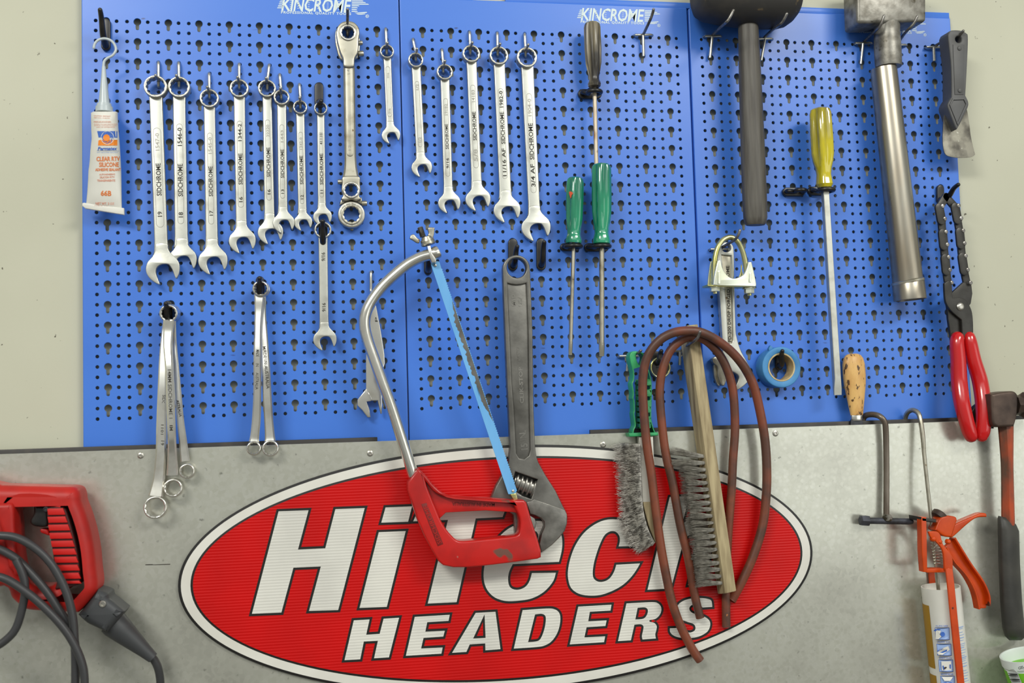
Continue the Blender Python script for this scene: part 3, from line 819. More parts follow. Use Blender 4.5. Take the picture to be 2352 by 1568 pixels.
plastic_hook(732.5, 189, 246, 20, (737.5, 232, 30), 'black plastic hook with upright back holding the spanner marked 11')
plastic_hook(742, 512, 575, 20, (741, 508, 34), 'black plastic hook inside the ring of the lower 9/16 spanner')
plastic_hook(243, 42, 116, 20, (230, 23, 42), 'tall black plastic hook holding the silicone tube at top left')
plastic_hook(1178, 547, 622, 22, (1188, 566, 30), 'black plastic hook holding the big adjustable spanner')
plastic_hook(1243, 547, 621, 22, (1250, 556, 30), 'empty black plastic hook beside the big adjustable spanner')
plastic_hook(983, 572, 631, 18, (985, 582, 48), 'black plastic hook under the hacksaw frame')
plastic_hook(386, 690, 738, 18, (381, 697, 44), 'black plastic hook inside the rings of three ring spanners')
plastic_hook(597, 634, 684, 18, (596, 639, 44), 'black plastic hook inside the rings of two ring spanners')
t_hook(1477, 80, 42, (1478, 129), [(1477, 80, 5), (1482, 70, 18), (1494, 44, 34), (1499, 30, 40), (1501, 22, 43)], 'empty double wire hook over the printed logo of the middle board')
t_hook(1636, 83, 40, (1630.5, 133), [(1637, 80, 5), (1655, 63, 50), (1666, 53, 88), (1674, 44, 95), (1684.6, 24, 98)], 'double wire hook left of the mallet handle')
t_hook(1757, 89, 34, (1748.4, 139), [(1756, 85, 5), (1775, 68, 45), (1789, 58, 84), (1798, 49, 92), (1807, 32, 97)], 'double wire hook right of the mallet handle')
t_hook(1982, 99, 40, (1977, 147), [(1985, 95, 5), (2002, 79, 26), (2014, 68, 46), (2023, 57, 54), (2030, 37, 57)], 'double wire hook left of the sledge hammer neck')
t_hook(2062, 103, 40, (2060, 150), [(2062, 100, 5), (2074, 82, 26), (2086, 68, 46), (2099, 54, 54), (2106.6, 38, 57)], 'double wire hook right of the sledge hammer neck')
t_hook(2144, 108, 38, (2145.4, 140), [(2150, 104, 5), (2172, 92, 20), (2196, 84, 34), (2205, 80, 42), (2212.5, 71, 47)], 'double wire hook holding the scraper')
t_hook(1443, 817, 46, (1440, 852), [(1443, 817, 5), (1455, 813, 20), (1466, 810, 40), (1471.8, 805, 46)], 'double wire hook holding the green wire brush')

# ================================================================== small helpers for the tools
def pathbar(name, pts, mat, parent, zf=None, n=6, label=None, chamf=.25):
    """pts = (px, py, depth, width px, thickness mm)"""
    q = smooth(pts, n); L = []
    for (x, y, d, wd, th) in q:
        L.append((at(x, y, d), wd * (mv(x, y, d) + mh(x, y, d)) / 2, th / 1000))
    return link(name, bar_me(L, chamf), mat, parent, label, 40)
def ptube(name, pts, rpx, mat, parent=None, n=6, seg=12, round_end=False, label=None, sm=True):
    """tube through (px, py, depth); radius in pixels (number or list of (.., r) in the points)"""
    q = smooth(pts, n) if sm else pts
    if len(q[0]) > 3: R = [p[3] * mv(p[0], p[1], p[2]) for p in q]
    else: R = [rpx * mv(p[0], p[1], p[2]) for p in q]
    return tube(name, [at(*p[:3]) for p in q], R, mat, parent, seg, label, round_end)
def plathe(name, a, b, prof, mat, parent, seg=24, flute=None, ysq=1.0, label=None, ang=35):
    """lathe between pixels a and b (x, y, depth); prof radii in pixels"""
    m = (mv(*a) + mv(*b)) / 2
    return lathe(name, at(*a), at(*b), [(t, r * m) for t, r in prof], mat, parent, seg, flute, label, ysq, ang)
def ploft(name, rows, mat, parent, seg=28, label=None, ang=50):
    """rows = (left px, right px, y left, y right, depth of centre, half depth mm)"""
    V = []; Fc = []
    for (x0, x1, y0, y1, dc, hd) in rows:
        for k in range(seg):
            a = 2 * PI * k / seg; u = math.cos(a)
            V.append(at((x0 + x1) / 2 + (x1 - x0) / 2 * u, (y0 + y1) / 2 + (y1 - y0) / 2 * u, dc + hd * math.sin(a)))
    for i in range(len(rows) - 1):
        for k in range(seg):
            k2 = (k + 1) % seg
            Fc.append([i * seg + k, (i + 1) * seg + k, (i + 1) * seg + k2, i * seg + k2])
    Fc.append(list(range(seg))); Fc.append([(len(rows) - 1) * seg + k for k in range(seg)][::-1])
    me = me_from(V, Fc)
    bm = bmesh.new(); bm.from_mesh(me); bmesh.ops.recalc_face_normals(bm, faces=bm.faces); bm.to_mesh(me); bm.free()
    return link(name, me, mat, parent, label, ang)
def pplate(name, loops, d0, d1, mat, parent, bev=.6, label=None, res=2, curve=False):
    ls = [W(sp(lp) if curve else [q[:2] for q in lp], d1) for lp in loops]
    return plate(name, ls, d0, d1, mat, parent, bev, label, res)
def strands_me(lines, r):
    V = []; Fc = []
    for ln in lines:
        n = len(ln); base = len(V)
        for i, p in enumerate(ln):
            rr = r * (1 - .35 * i / n)
            for k in range(3):
                a = 2 * PI * k / 3 + i * .3
                V.append((p[0], p[1] + rr * math.cos(a), p[2] + rr * math.sin(a)))
        for i in range(n - 1):
            for k in range(3):
                k2 = (k + 1) % 3; q = base + i * 3
                Fc.append([q + k, q + k2, q + 3 + k2, q + 3 + k])
    return me_from(V, Fc)
def child(name, me, mat, part, root, **k):
    """sub-part: a piece of a part"""
    o = link(name, me, mat, root, **k)
    o.parent = part
    return o

# ================================================================== silicone tube
t = thing('silicone_tube', 'white squeeze tube of silicone sealant hanging by a wire hook at far left', 'tube', at(240, 350, 28))
zt_ = lambda pts: zz(pts, 0, 0, 3.92)
ptube('wire_loop', [q + (30,) for q in zt_([(845, 432), (852, 400), (875, 368), (915, 350), (960, 350), (1008, 372), (1038, 415), (1042, 458), (1012, 500), (965, 525), (938, 555), (932, 605)])], 3.0, 'nozzle', t, seg=10, round_end=True)
plathe('nozzle', (238.3, 152, 30), (239.3, 240, 29), [(0, 2.6), (0, 3.6), (.03, 4.2), (.3, 6), (1, 12.2)], 'nozzle', t)
plathe('nozzle_collar', (239.3, 237, 29), (239.6, 258, 28.5), [(0, 11), (.05, 15), (.35, 16.2), (.4, 18.2), (.95, 18.8), (1, 14)], 'nozzle', t, seg=32, flute=lambda a, q: 1 + .012 * math.cos(a * 16))
ROWS = [(214, 266, 256, 256, 28.5, 12), (209, 270.5, 259, 258, 28.5, 15), (209, 271, 275, 275, 28.5, 15), (209.5, 272.3, 298, 298, 28, 14.5), (210.5, 274, 318, 318, 28, 14), (207.5, 276, 345, 345, 27, 12.5), (206, 277.5, 370, 371, 26.5, 11),
        (203, 278.6, 393, 395, 26, 9.5), (202.4, 278.9, 410, 412, 25.5, 8.5), (200.5, 279.3, 440, 444, 25, 6), (198.2, 279.8, 466, 474, 24.5, 3), (197.5, 280, 471, 480, 24, 1.4)]
ploft('tube_body', ROWS, 'white_tube', t, ang=60)
def tube_d(px, py, eps=.35):
    rs = ROWS
    for i in range(len(rs) - 1):
        ya = (rs[i][2] + rs[i][3]) / 2; yb = (rs[i + 1][2] + rs[i + 1][3]) / 2
        if py <= yb or i == len(rs) - 2:
            f = max(0, min(1, (py - ya) / (yb - ya)))
            x0 = rs[i][0] * (1 - f) + rs[i + 1][0] * f; x1 = rs[i][1] * (1 - f) + rs[i + 1][1] * f
            dc = rs[i][4] * (1 - f) + rs[i + 1][4] * f; hd = rs[i][5] * (1 - f) + rs[i + 1][5] * f
            u = (px - (x0 + x1) / 2) / ((x1 - x0) / 2)
            return dc + hd * math.sqrt(max(0, 1 - u * u)) + eps
pplate('crimped_end', [[(188.4, 467), (192, 465), (284.5, 477.5), (285, 492), (284, 493), (196, 478.5), (188.6, 472.5)]], 21, 26.5, 'white_tube', t, bev=.9)
zs_ = lambda pts: zz(pts, 180, 230, 5.808)
def tube_text(s, a, b, h, mat, **k):
    (p, q) = zs_([a, b])
    text('printed_text', s, p, q, h / 5.808, tube_d, mat, t, **k)
def tube_patch(loops, mat, eps=.35, nm='printed_patch'):
    def sub(lp):
        o = []
        for i in range(len(lp)):
            p, q = lp[i], lp[(i + 1) % len(lp)]; m = max(1, int(math.hypot(p[0] - q[0], p[1] - q[1]) / 18))
            o += [(p[0] + (q[0] - p[0]) * j / m, p[1] + (q[1] - p[1]) * j / m) for j in range(m)]
        return o
    return link(nm, flat([zs_(sub(lp)) for lp in loops], lambda x, y: tube_d(x, y, eps)), mat, t, None, None)
tube_text('CAUTION: IRRITANT', (205, 215), (430, 222), 15, 'red_print'); tube_text('KEEP AWAY FROM EYES', (205, 238), (420, 245), 11, 'red_print')
tube_text('PRECAUCIONES:', (205, 298), (440, 298), 18, 'red_print'); tube_text('PUEDE CAUSAR IRRITACION', (210, 325), (520, 325), 11, 'red_print')
tube_text('EVITE EL CONTACTO CON', (210, 345), (510, 345), 11, 'red_print'); tube_text('LEA LA ETIQUETA', (240, 366), (490, 364), 11, 'red_print')
for k in range(6):
    x0 = 250 + k * 45; tube_patch([[(x0 + (0 if k else 0), 412), (x0 + 46, 412), (x0 + 46, 496 + k), (x0 + (20 if k == 0 else 0), 498)]], 'blue_print', .35)
    tube_patch([[(x0 + 18 if k == 0 else x0, 530 + (0 if k else 6)), (x0 + 46, 528), (x0 + 46, 604), (x0 + (12 if k == 0 else 0), 604)]], 'orange_solid', .35)
def ring_pts(cx, cy, r, n=28): return [(cx + r * math.cos(2 * PI * k / n), cy + r * 1.02 * math.sin(2 * PI * k / n)) for k in range(n)]
tube_patch([ring_pts(388, 500, 88)], 'white_tube', .5)
for k in range(8):
    a0 = 2 * PI * k / 8
    lp = []
    for j in range(6):
        a = a0 + j * .19; r = 54 + j * 5.2; lp.append((388 + r * math.cos(a), 500 + r * math.sin(a)))
    for j in range(5, -1, -1):
        a = a0 + .32 + j * .17; r = 52 + j * 6.0; lp.append((388 + r * math.cos(a), 500 + r * math.sin(a)))
    tube_patch([lp], 'blue_print', .65)
tube_patch([ring_pts(375, 500, 44)], 'orange_solid', .8)
tube_text('Permatex', (256, 667), (520, 664), 44, 'blue_print', bold=.03, shear=.25)
tube_patch([[(245, 672), (545, 674), (545, 678), (245, 676)]], 'blue_pale')
tube_text('RTV SILICONE SEALANT', (250, 702), (530, 702), 12, 'blue_pale')
tube_text('CLEAR RTV', (240, 812), (556, 808), 58, 'orange_print', bold=.03); tube_text('SILICONE', (276, 888), (540, 886), 58, 'orange_print', bold=.03)
tube_text('ADHESIVE SEALANT', (225, 944), (566, 942), 36, 'orange_print', bold=.03)
tube_text('AUTOADHESIVO', (278, 1002), (490, 998), 22, 'red_print', bold=.02); tube_text('SILICON RTV', (286, 1042), (484, 1036), 26, 'red_print', bold=.02)
tube_text('TRANSPARENTE', (250, 1086), (492, 1084), 28, 'red_print', bold=.02)
tube_text('66B', (298, 1272), (440, 1276), 66, 'orange_print', bold=.03)
tube_text('NET WT. 3 OZ.', (230, 1394), (484, 1400), 34, 'red_print', bold=.015); tube_text('CONT. NET. 85 g', (210, 1416), (500, 1432), 14, 'red_print', bold=.02)

# ================================================================== ring spanners
def ring_spanner(label, group, bars, rings, mat='chrome_bright', texts=()):
    x, y, d = bars[0][:3]
    t = thing('ring_spanner', label, 'spanner', at(x, y, d), group)
    pathbar('shank', bars, mat, t, chamf=.3)
    for (rx, ry, R, rh, dd, tl) in rings:
        ring_('ring_end', rx, ry, R, rh, dd - 5.5, dd + 5.5, 'chrome_bright', t, bev=1.4, tilt=tl)
    for (s, a, b, h, d) in texts: text('stamped_text', s, a, b, h, d, 'stamp', t, bold=.005)
    return t
ztr = lambda L: [(250 + q[0] / 2.85, 680 + q[1] / 2.85, q[2], q[3] / 2.85, q[4]) for q in L]
zt1 = lambda x, y: (250 + x / 2.85, 680 + y / 2.85)
GR = 'cranked ring spanners hanging in a trio'
ring_spanner('longest cranked ring spanner of the trio, left, reaching lowest over the sheet', GR,
             ztr([(392, 150, 14, 60, 6), (372, 230, 17, 52, 6), (357, 400, 24, 52, 6), (350, 620, 29, 58, 6.5), (345, 850, 31, 66, 6.5), (343, 1000, 32, 68, 6.5), (330, 1180, 34, 76, 7), (308, 1310, 38, 96, 7)]),
             [(388.5, 719, 21, 15, 16.3, .05), (356, 1166, 26.3, 20.6, 38, -.12)], texts=[('SIDCHROME', zt1(352, 645), zt1(338, 800), 7, 33.2), ('19', zt1(342, 945), zt1(340, 975), 7, 35.6), ('17', zt1(352, 510), zt1(350, 545), 6, 30), ('1101', zt1(342, 840), zt1(340, 905), 6, 34.8)])
ring_spanner('middle cranked ring spanner of the trio, in front, stamped 14MM and 15MM', GR,
             ztr([(395, 160, 30, 74, 6), (389, 230, 30, 64, 6), (386, 330, 33, 57, 6.5), (395, 460, 39, 53, 6.5), (405, 700, 40, 53, 6.5), (411, 900, 40, 54, 6.5), (416, 1030, 37, 60, 6.5), (417, 1170, 35, 78, 7)]),
             [(386.8, 718.6, 20.5, 15, 27, .1), (396.7, 1121.4, 21.3, 16.2, 34, -.12)], texts=[('14MM SIDCHROME 15MM', zt1(385, 480), zt1(398, 880), 8, 43.5)])
ring_spanner('short slim cranked ring spanner of the trio, at the right side', GR,
             ztr([(412, 160, 14, 54, 5), (420, 260, 16, 44, 5), (428, 360, 20, 42, 5), (450, 600, 25, 44, 5.5), (468, 800, 28, 46, 5.5), (486, 950, 28.5, 52, 5.5), (500, 1080, 30, 60, 6)]),
             [(391.5, 719, 21, 15, 5.7, 0), (428.8, 1082.5, 17.5, 13, 32, -.1)], texts=[('ASTRALIA', zt1(440, 680), zt1(462, 790), 6, 31.2)])
GP = 'cranked ring spanners hanging as a pair'
ring_spanner('left ring spanner of the pair hung together, grimy shank, smaller end ring', GP,
             ztr([(985, -8, 25, 66, 5.5), (984, 30, 26, 60, 5.5), (980, 110, 27, 50, 5.5), (975, 220, 30, 46, 5.5), (973, 400, 34, 50, 6), (972, 640, 33, 52, 6), (966, 800, 31, 56, 6), (956, 910, 31, 58, 6.5), (950, 955, 32, 66, 6.5)]),
             [(598.2, 661.9, 18.3, 13.4, 27, .1), (582.6, 1029.8, 16.6, 12.4, 33, -.1)], texts=[('MADE', zt1(965, 350), zt1(963, 395), 7, 37.2), ('IN', zt1(962, 440), zt1(962, 460), 7, 37.2), ('AUSTRALIA', zt1(962, 500), zt1(958, 610), 7, 37.2)])
ring_spanner('right ring spanner of the pair hung together, stamped MADE IN AUSTRALIA', GP,
             ztr([(998, -8, 11, 60, 5.5), (1002, 40, 13, 54, 5.5), (1010, 130, 16, 40, 5.5), (1017, 260, 20, 46, 5.5), (1027, 450, 28, 54, 6), (1036, 650, 30, 58, 6), (1046, 800, 30, 58, 6), (1054, 910, 31, 64, 6.5), (1056, 950, 32, 72, 6.5)]),
             [(601.5, 663, 18.3, 13.4, 11, .1), (620.9, 1029.8, 18.8, 14, 33, -.1)], texts=[('MADE IN AUSTRALIA', zt1(1006, 330), zt1(1032, 605), 7.5, 34.5)])

# ================================================================== ratchet ring spanner
t = thing('ratchet_spanner', 'flat ratchet ring spanner with two geared heads at each end, under the printed logo', 'spanner', at(800, 75, 12))
q2 = lambda L: zz(L, 560, 0, 3.92); q5 = lambda L: zz(L, 500, 380, 3.92)
head = sp(q2([(937, 186), (992, 198), (1032, 240), (1044, 296), (1036, 350), (1034, 420), (1026, 476), (1000, 525), (988, 600), (903, 600), (892, 530), (866, 470), (846, 400), (834, 340), (832, 290), (844, 238), (882, 198)]))
plate('upper_head', [W(head, 20), circ(799, 72.7, 14.5, 20, 32)], 10, 20, 'chrome_worn', t, bev=2.2, res=3)
back = sp(q2([(926, 200), (1000, 230), (1042, 330), (1046, 440), (1034, 500), (1006, 530), (900, 545), (858, 515), (836, 440), (822, 370), (826, 280), (866, 220)]))
plate('rear_plate', [W(back, 9), circ(797, 75, 14.5, 9, 32)], 3, 9, 'chrome_worn', t, bev=1.2, res=2)
ring_('ratchet_gear', 799.2, 74, 18.5, 13.4, 16, 22, 'chrome_bright', t, bev=.8)
for (a, b, r) in (((1034, 388), (1070, 386), 5.5), ((1034, 486), (1080, 482), 7)):
    A, B = q2([a, b]); plathe('reversing_pin', A + (9,), B + (9,), [(0, r), (.8, r), (.95, r * .9), (1, r * .7)], 'chrome_worn', t, seg=16)
pathbar('shank', [(801, 140, 13, 25.5, 7), (801.6, 160, 13, 25.6, 7), (804, 330, 13, 26, 7), (805, 372, 13, 27, 7), (805.5, 392, 13, 31, 8), (806, 412, 13, 39, 9)], 'chrome_worn', t, n=4, chamf=.3)
va, vb = at(800.8, 150, 16.6), at(804, 352, 16.6)
plate('shank_rib', [stadium((va.x, va.z), (vb.x, vb.z), .0042)], 16, 17.3, 'chrome_worn', t, bev=.5)
text('stamped_text', '14', (804, 170), (802.5, 158), 6, 17.5, 'stamp_light', t); text('stamped_text', '12', (806, 345), (805.5, 333), 6, 17.5, 'stamp_light', t)
plate('lower_head', [W(sp(q5([(1125, 100), (1200, 90), (1278, 100), (1282, 170), (1288, 220), (1276, 270), (1290, 300), (1250, 318), (1203, 306), (1150, 318), (1112, 300), (1128, 265), (1114, 220), (1120, 160)])), 19), circ(806.9, 436, 15, 19, 32)], 8, 19, 'chrome_worn', t, bev=1.8, res=3)
ring_('ratchet_gear', 806.9, 436, 19, 14, 14, 21, 'chrome_bright', t, bev=.8)
plate('link_plate', [W(q5([(1115, 290), (1295, 285), (1310, 360), (1275, 335), (1240, 325), (1205, 322), (1170, 325), (1135, 335), (1096, 360)]), 11)], 4, 11, 'chrome_worn', t, bev=1)
ring_('lower_ring', 807.4, 492, 30.6, 18.6, 3, 15, 'ring_metal', t, bev=1.6)
ring_('ratchet_gear', 807.4, 492, 23.5, 17.6, 9, 16.4, 'chrome_worn', t, bev=.7)
for (a, b, r) in (((1124, 148), (1080, 148), 6), ((1296, 342), (1345, 340), 6.5)):
    A, B = q5([a, b]); plathe('reversing_pin', A + (10,), B + (10,), [(0, r), (.8, r), (.95, r * .9), (1, r * .7)], 'chrome_worn', t, seg=16)
wire_hook(798, 58, 798, 60, 'wire peg holding the ratchet ring spanner', fwd=45, mat='dark_wire', up=9)

# ================================================================== small adjustable spanner behind the hacksaw
t = thing('small_adjustable_spanner', 'small chrome adjustable spanner half hidden behind the hacksaw frame', 'spanner', at(860, 720, 10))
z6 = lambda L: zz(L, 820, 600, 4.126)
pplate('body', [z6([(100, 340), (150, 300), (185, 430), (225, 640), (262, 880), (265, 970), (235, 1060), (240, 1360), (236, 1445), (222, 1445), (195, 1320), (140, 1322), (92, 1320), (72, 1300), (85, 1200), (84, 940), (96, 700), (80, 420)])], 6, 13, 'chrome_bright', t, bev=1.2)
pplate('lower_jaw', [z6([(86, 1205), (140, 1290), (135, 1325), (92, 1330), (118, 1400), (130, 1478), (100, 1480), (48, 1410), (4, 1368), (4, 1310), (60, 1240)])], 4, 13.5, 'chrome_bright', t, bev=1.0, label='open hooked jaw')
text('stamped_text', 'P', z6([(196, 572)])[0], z6([(196, 528)])[0], 6, 13.3, 'stamp', t)
wire_hook(852, 624, 852, 668, 'wire hook beside the hacksaw bend, holding the small adjustable spanner', fwd=24)

# ================================================================== hacksaw
saw = thing('hacksaw', 'red handled hacksaw with bent chrome tube frame and pale blue blade', 'hacksaw', at(985, 600, 48))
ptube('frame_tube', [(1003, 581, 50), (991, 584, 50), (966, 590.5, 50), (937, 606, 50), (905, 632, 50), (876.5, 660, 50), (853, 692, 50), (840, 720, 50), (837.6, 747, 50), (844.6, 780, 50), (860.6, 826, 51), (879, 878, 52), (900.6, 938, 52), (939.6, 1060, 52), (950, 1092, 52)], 13.0, 'chrome_bright', saw, seg=24)
c0 = at(1000, 584, 50)
plathe('frame_end', (992, 585, 50), (1008, 577, 50), [(0, 14), (.1, 15), (.85, 15), (1, 13.5), (1, 11)], 'chrome_bright', saw, seg=24)
z9 = lambda L: zz(L, 930, 500, 11.2)
A, B = z9([(385, 240), (470, 500)])
def thread(a, q): return 1.0
m = mv(*A, 50)
lathe('threaded_bolt', at(*A, 50), at(*B, 50), [(0, 5.5 * m)] + [(.04 + .96 * k / 28, (7.2 if k % 2 else 5.9) * m) for k in range(28)], 'dark_wire', saw, seg=14)
A, B = z9([(545, 480), (610, 700)])
plathe('wing_nut', A + (50,), B + (50,), [(0, 9), (.1, 12), (.35, 13), (.36, 15.5), (.6, 16.5), (.62, 15.4), (.68, 15.4), (.7, 16.8), (.93, 16.8), (1, 15)], 'brass_dull' if False else 'chrome_worn', saw, seg=24)
wn = saw.children[-1]
for lp in ([(130, 505), (150, 450), (215, 418), (262, 448), (320, 515), (380, 560), (370, 640), (300, 640), (210, 580), (130, 535)],
           [(595, 250), (740, 246), (765, 270), (755, 400), (718, 520), (640, 540), (590, 440), (612, 400)]):
    me = plate_me([W(sp(z9(lp), 3), 52)], 47, 52, 1.2, 2)
    child('wing', me, 'chrome_worn', wn, saw)
pplate('blade_clamp', [z9([(575, 720), (660, 700), (700, 900), (800, 1040), (810, 1140), (690, 1160), (640, 1010)])], 43, 58, 'chrome_bright', saw, bev=1.2)
# blade with small set teeth along its right edge
tl, tr = at(989.5, 606, 46), at(1009, 600.5, 46)
bl, br = at(1167.5, 1134, 46), at(1187.5, 1126, 46)
loop = []
cT = at(998, 598.5, 46); cB = at(1180, 1138.5, 46)
loop += [(tl.x, tl.z), (cT.x, cT.z), (tr.x, tr.z)]
NT = 190
for k in range(NT + 1):
    f = .03 + .94 * k / NT; e = .0007 if k % 2 else -.0003
    loop.append((tr.x + (br.x - tr.x) * f + e, tr.z + (br.z - tr.z) * f + e * .35))
loop += [(br.x, br.z), (cB.x, cB.z), (bl.x, bl.z)]
plate('blade', [loop], 45, 46.2, 'blade_blue', saw, bev=.05, res=0)
rw = random.Random(3); wl = []; wr = []
for k in range(61):
    f = .17 + .53 * k / 60; e = min(1, k / 9, (60 - k) / 12)
    a_ = tr.lerp(br, f); b_ = tl.lerp(bl, f); q = a_.lerp(b_, .04 + e * (.30 + .30 * rw.random())); r_ = a_.lerp(b_, .035)
    wl.append((q.x, q.z)); wr.append((r_.x, r_.z))
plate('worn_edge', [wl + wr[::-1]], 45.9, 46.32, 'iron', saw, bev=.03, res=0, label='bare dark steel along the teeth')
for (x, y) in ((999.8, 609.5), (1178, 1127)):
    c = at(x, y, 46); r = 3.6 * mv(x, y, 46)
    lathe('blade_pin', c + Vector((0, .004, 0)), c + Vector((0, -.0022, 0)), [(0, r), (.8, r), (.95, r * .8), (1, r * .5)], 'screw', saw, seg=14)
zh = lambda L: zz(L, 800, 780, 2.852)
outer = zh([(458, 842), (490, 872), (515, 897), (550, 942), (600, 990), (650, 1018), (700, 1029), (800, 1036), (900, 1043), (1040, 1052), (1150, 1050), (1168, 1066), (1200, 1178), (1240, 1300), (1262, 1378), (1264, 1425), (1240, 1436), (1100, 1456), (950, 1475), (800, 1491), (690, 1492), (622, 1478), (590, 1450), (560, 1400), (500, 1290), (450, 1172), (410, 1050), (386, 985), (390, 932)])
hole = zh([(606, 1165), (622, 1138), (660, 1124), (760, 1115), (900, 1110), (1050, 1110), (1090, 1122), (1114, 1148), (1128, 1200), (1122, 1262), (1096, 1284), (1000, 1296), (900, 1306), (760, 1320), (712, 1314), (686, 1292), (648, 1250), (616, 1200)])
cut = zh([(505, 925), (550, 985), (600, 1016), (660, 1036), (760, 1047), (900, 1055), (1040, 1064), (1078, 1070), (1104, 1122), (1120, 1160), (1128, 1200), (1122, 1262), (1096, 1284), (1000, 1296), (900, 1306), (760, 1320), (712, 1314), (686, 1292), (648, 1250), (616, 1200), (598, 1165), (572, 1100), (535, 1010)])
hb = plate('handle', [W(outer, 64), W(sp(cut, 2), 64)], 40, 64, 'red_paint', saw, bev=2.6, res=4, ang=50)
child('handle_web', plate_me([W(zh([(500, 915), (600, 1005), (700, 1034), (1090, 1060), (1125, 1140), (1085, 1130), (900, 1118), (640, 1132), (600, 1170), (560, 1110)]), 54)], 48, 54, 1, 2), 'red_paint', hb, saw)
child('label_panel', plate_me([W(zh([(478, 1076), (512, 1068), (622, 1338), (586, 1352)]), 64.6)], 63.4, 64.6, .5, 1), 'red_deep', hb, saw)
text('raised_text', 'SIDCHROME', zh([(612, 1332)])[0], zh([(515, 1082)])[0], 9.5, 65, 'red_plastic', saw, bold=.02)
text('raised_text', 'MADE IN AUSTRALIA', zh([(960, 1070)])[0], zh([(680, 1062)])[0], 8.5, 54.6, 'red_deep', saw, bold=.01)
pplate('blade_stub', [zh([(1062, 1012), (1100, 1005), (1112, 1045), (1085, 1052)])], 45, 52, 'brass', saw, bev=.8)

# ================================================================== big adjustable spanner
t = thing('large_adjustable_spanner', 'large dark grey adjustable spanner hanging behind the hacksaw handle', 'spanner', at(1187, 615, 30))
zj = lambda L: zz(L, 1100, 1060, 6.532)
D0, D1 = 25, 38
outl = []
cx, cy, R = 1186.3, 616.5, 31.3
for k in range(13):
    a = PI - PI * k / 12; outl.append((cx + R * math.cos(a), cy - R * math.sin(a)))
outl += [(1220, 667), (1223.5, 762), (1225, 877), (1226, 938), (1229.5, 1025), (1233, 1050)]
outl += zj([(890, 0), (1000, 200), (1150, 430), (1260, 660), (1310, 750), (1330, 830), (1325, 930), (1290, 1040), (1220, 1130), (1100, 1250), (940, 1365), (905, 1232), (940, 1080), (985, 970), (975, 900), (930, 850), (840, 806), (770, 790), (700, 640)])
outl += zj([(500, 600), (180, 560), (260, 360), (330, 240), (420, 70), (450, 0)]) + [(1172, 1025), (1168, 938), (1165, 877), (1160.3, 762), (1156.5, 667)]
rec = [(1166, 650), (1176, 653), (1187, 654), (1198, 653), (1209, 650), (1211.5, 700), (1213.5, 762), (1215, 877), (1216, 938), (1218.5, 1032), (1215, 1046), (1204, 1054), (1193, 1052), (1186, 1040), (1181, 938), (1176, 877), (1171, 762), (1168, 700)]
win = zj([(548, 150), (885, 268), (785, 558), (470, 450)])
body = plate('body', [W(outl, D1), circ(1187, 615, 22.6, D1, 36), W(rec, D1), W(win, D1)], D0, D1, 'iron', t, bev=1.6, res=3)
pplate('web', [[(1160, 640), (1214, 640), (1220, 1060), (1180, 1060)]], D0 + 3, D1 - 3.2, 'iron', t, bev=.3)
pplate('fixed_jaw_face', [zj([(720, 604), (780, 596), (825, 562), (1290, 722), (1322, 790), (1318, 930), (1280, 1036), (1210, 1126), (1095, 1244), (945, 1355), (912, 1232), (946, 1084), (992, 972), (982, 895), (935, 843), (842, 798), (770, 780)])], D1 - 1, D1 + 1.2, 'iron_light', t, bev=.7)
pplate('moving_jaw', [zj([(188, 560), (330, 344), (480, 400), (640, 500), (720, 606), (740, 790), (840, 850), (862, 915), (850, 990), (800, 1060), (640, 1110), (600, 1090), (545, 1110), (520, 800), (380, 700)])], D0 + 1, D1 - .5, 'iron_light', t, bev=1.2)
pplate('window_back', [zj([(520, 120), (920, 250), (800, 600), (430, 460)])], D0, D0 + 1.2, 'iron_dark', t, bev=.2)
A, B = zj([(505, 295), (862, 425)]); m = mv(*A, 31)
lathe('knurl', at(*A, 31), at(*B, 31), [(.04 + .92 * k / 40, (20.5 if (k % 8) in (3, 4, 5) else 14) * m) for k in range(41)], 'iron_light', t, seg=24, ysq=.55)
text('forged_text', 'MFD', (1184, 702), (1182, 675), 8, D1 - 2.8, 'iron_light', t, bold=.03); text('forged_text', 'USA', (1200, 703), (1198, 676), 8, D1 - 2.8, 'iron_light', t, bold=.03)
text('forged_text', 'CLIK-STOP', (1203, 926), (1199, 842), 8.5, D1 - 2.8, 'iron_light', t, bold=.03)
text('forged_text', "PAT'D", (1194, 828), (1192, 796), 5, D1 - 2.8, 'iron_light', t, bold=.02)
text('forged_text', '15 IN.', (1212, 1032), (1207, 988), 15, D1 - 2.8, 'iron_light', t, bold=.03)

# ================================================================== screwdrivers and their clips
def clip(label, px, py, d, rp, base, nm='tool_clip'):
    """black plastic ring clip: plate on the board and a ring round the shaft"""
    t = thing(nm, label, 'holder', at(px, py, 5), 'black clips holding screwdrivers')
    (bx0, by0, bx1, by1) = base
    a, b = at(bx0 + 8, (by0 + by1) / 2, 6), at(bx1 - 8, (by0 + by1) / 2, 6); r = (by1 - by0) / 2 * mv(bx0, by0, 6)
    plate('clip_plate', [stadium((a.x, a.z), (b.x, b.z), r)], .3, 6, 'black_plastic', t, bev=1.2)
    c = at(px, py, d); rr = rp * mv(px, py, d)
    pts = [Vector((a.x, -.005, a.z)), Vector((a.x - .002, -.012, a.z))]
    for k in range(13):
        an = PI + PI * .25 - k * (PI * 1.5) / 12
        pts.append(c + Vector((rr * math.cos(an), -rr * math.sin(an) * -1 if False else -rr * math.sin(PI * 1.25 - k * PI * 1.5 / 12) * 1, 0)))
    pts.append(Vector((b.x, -.006, b.z)))
    pts = [Vector(p) for p in smooth([tuple(p) for p in pts], 3)]
    tube('clip_ring', pts, .0030, 'black_plastic', t, seg=8)
    return t
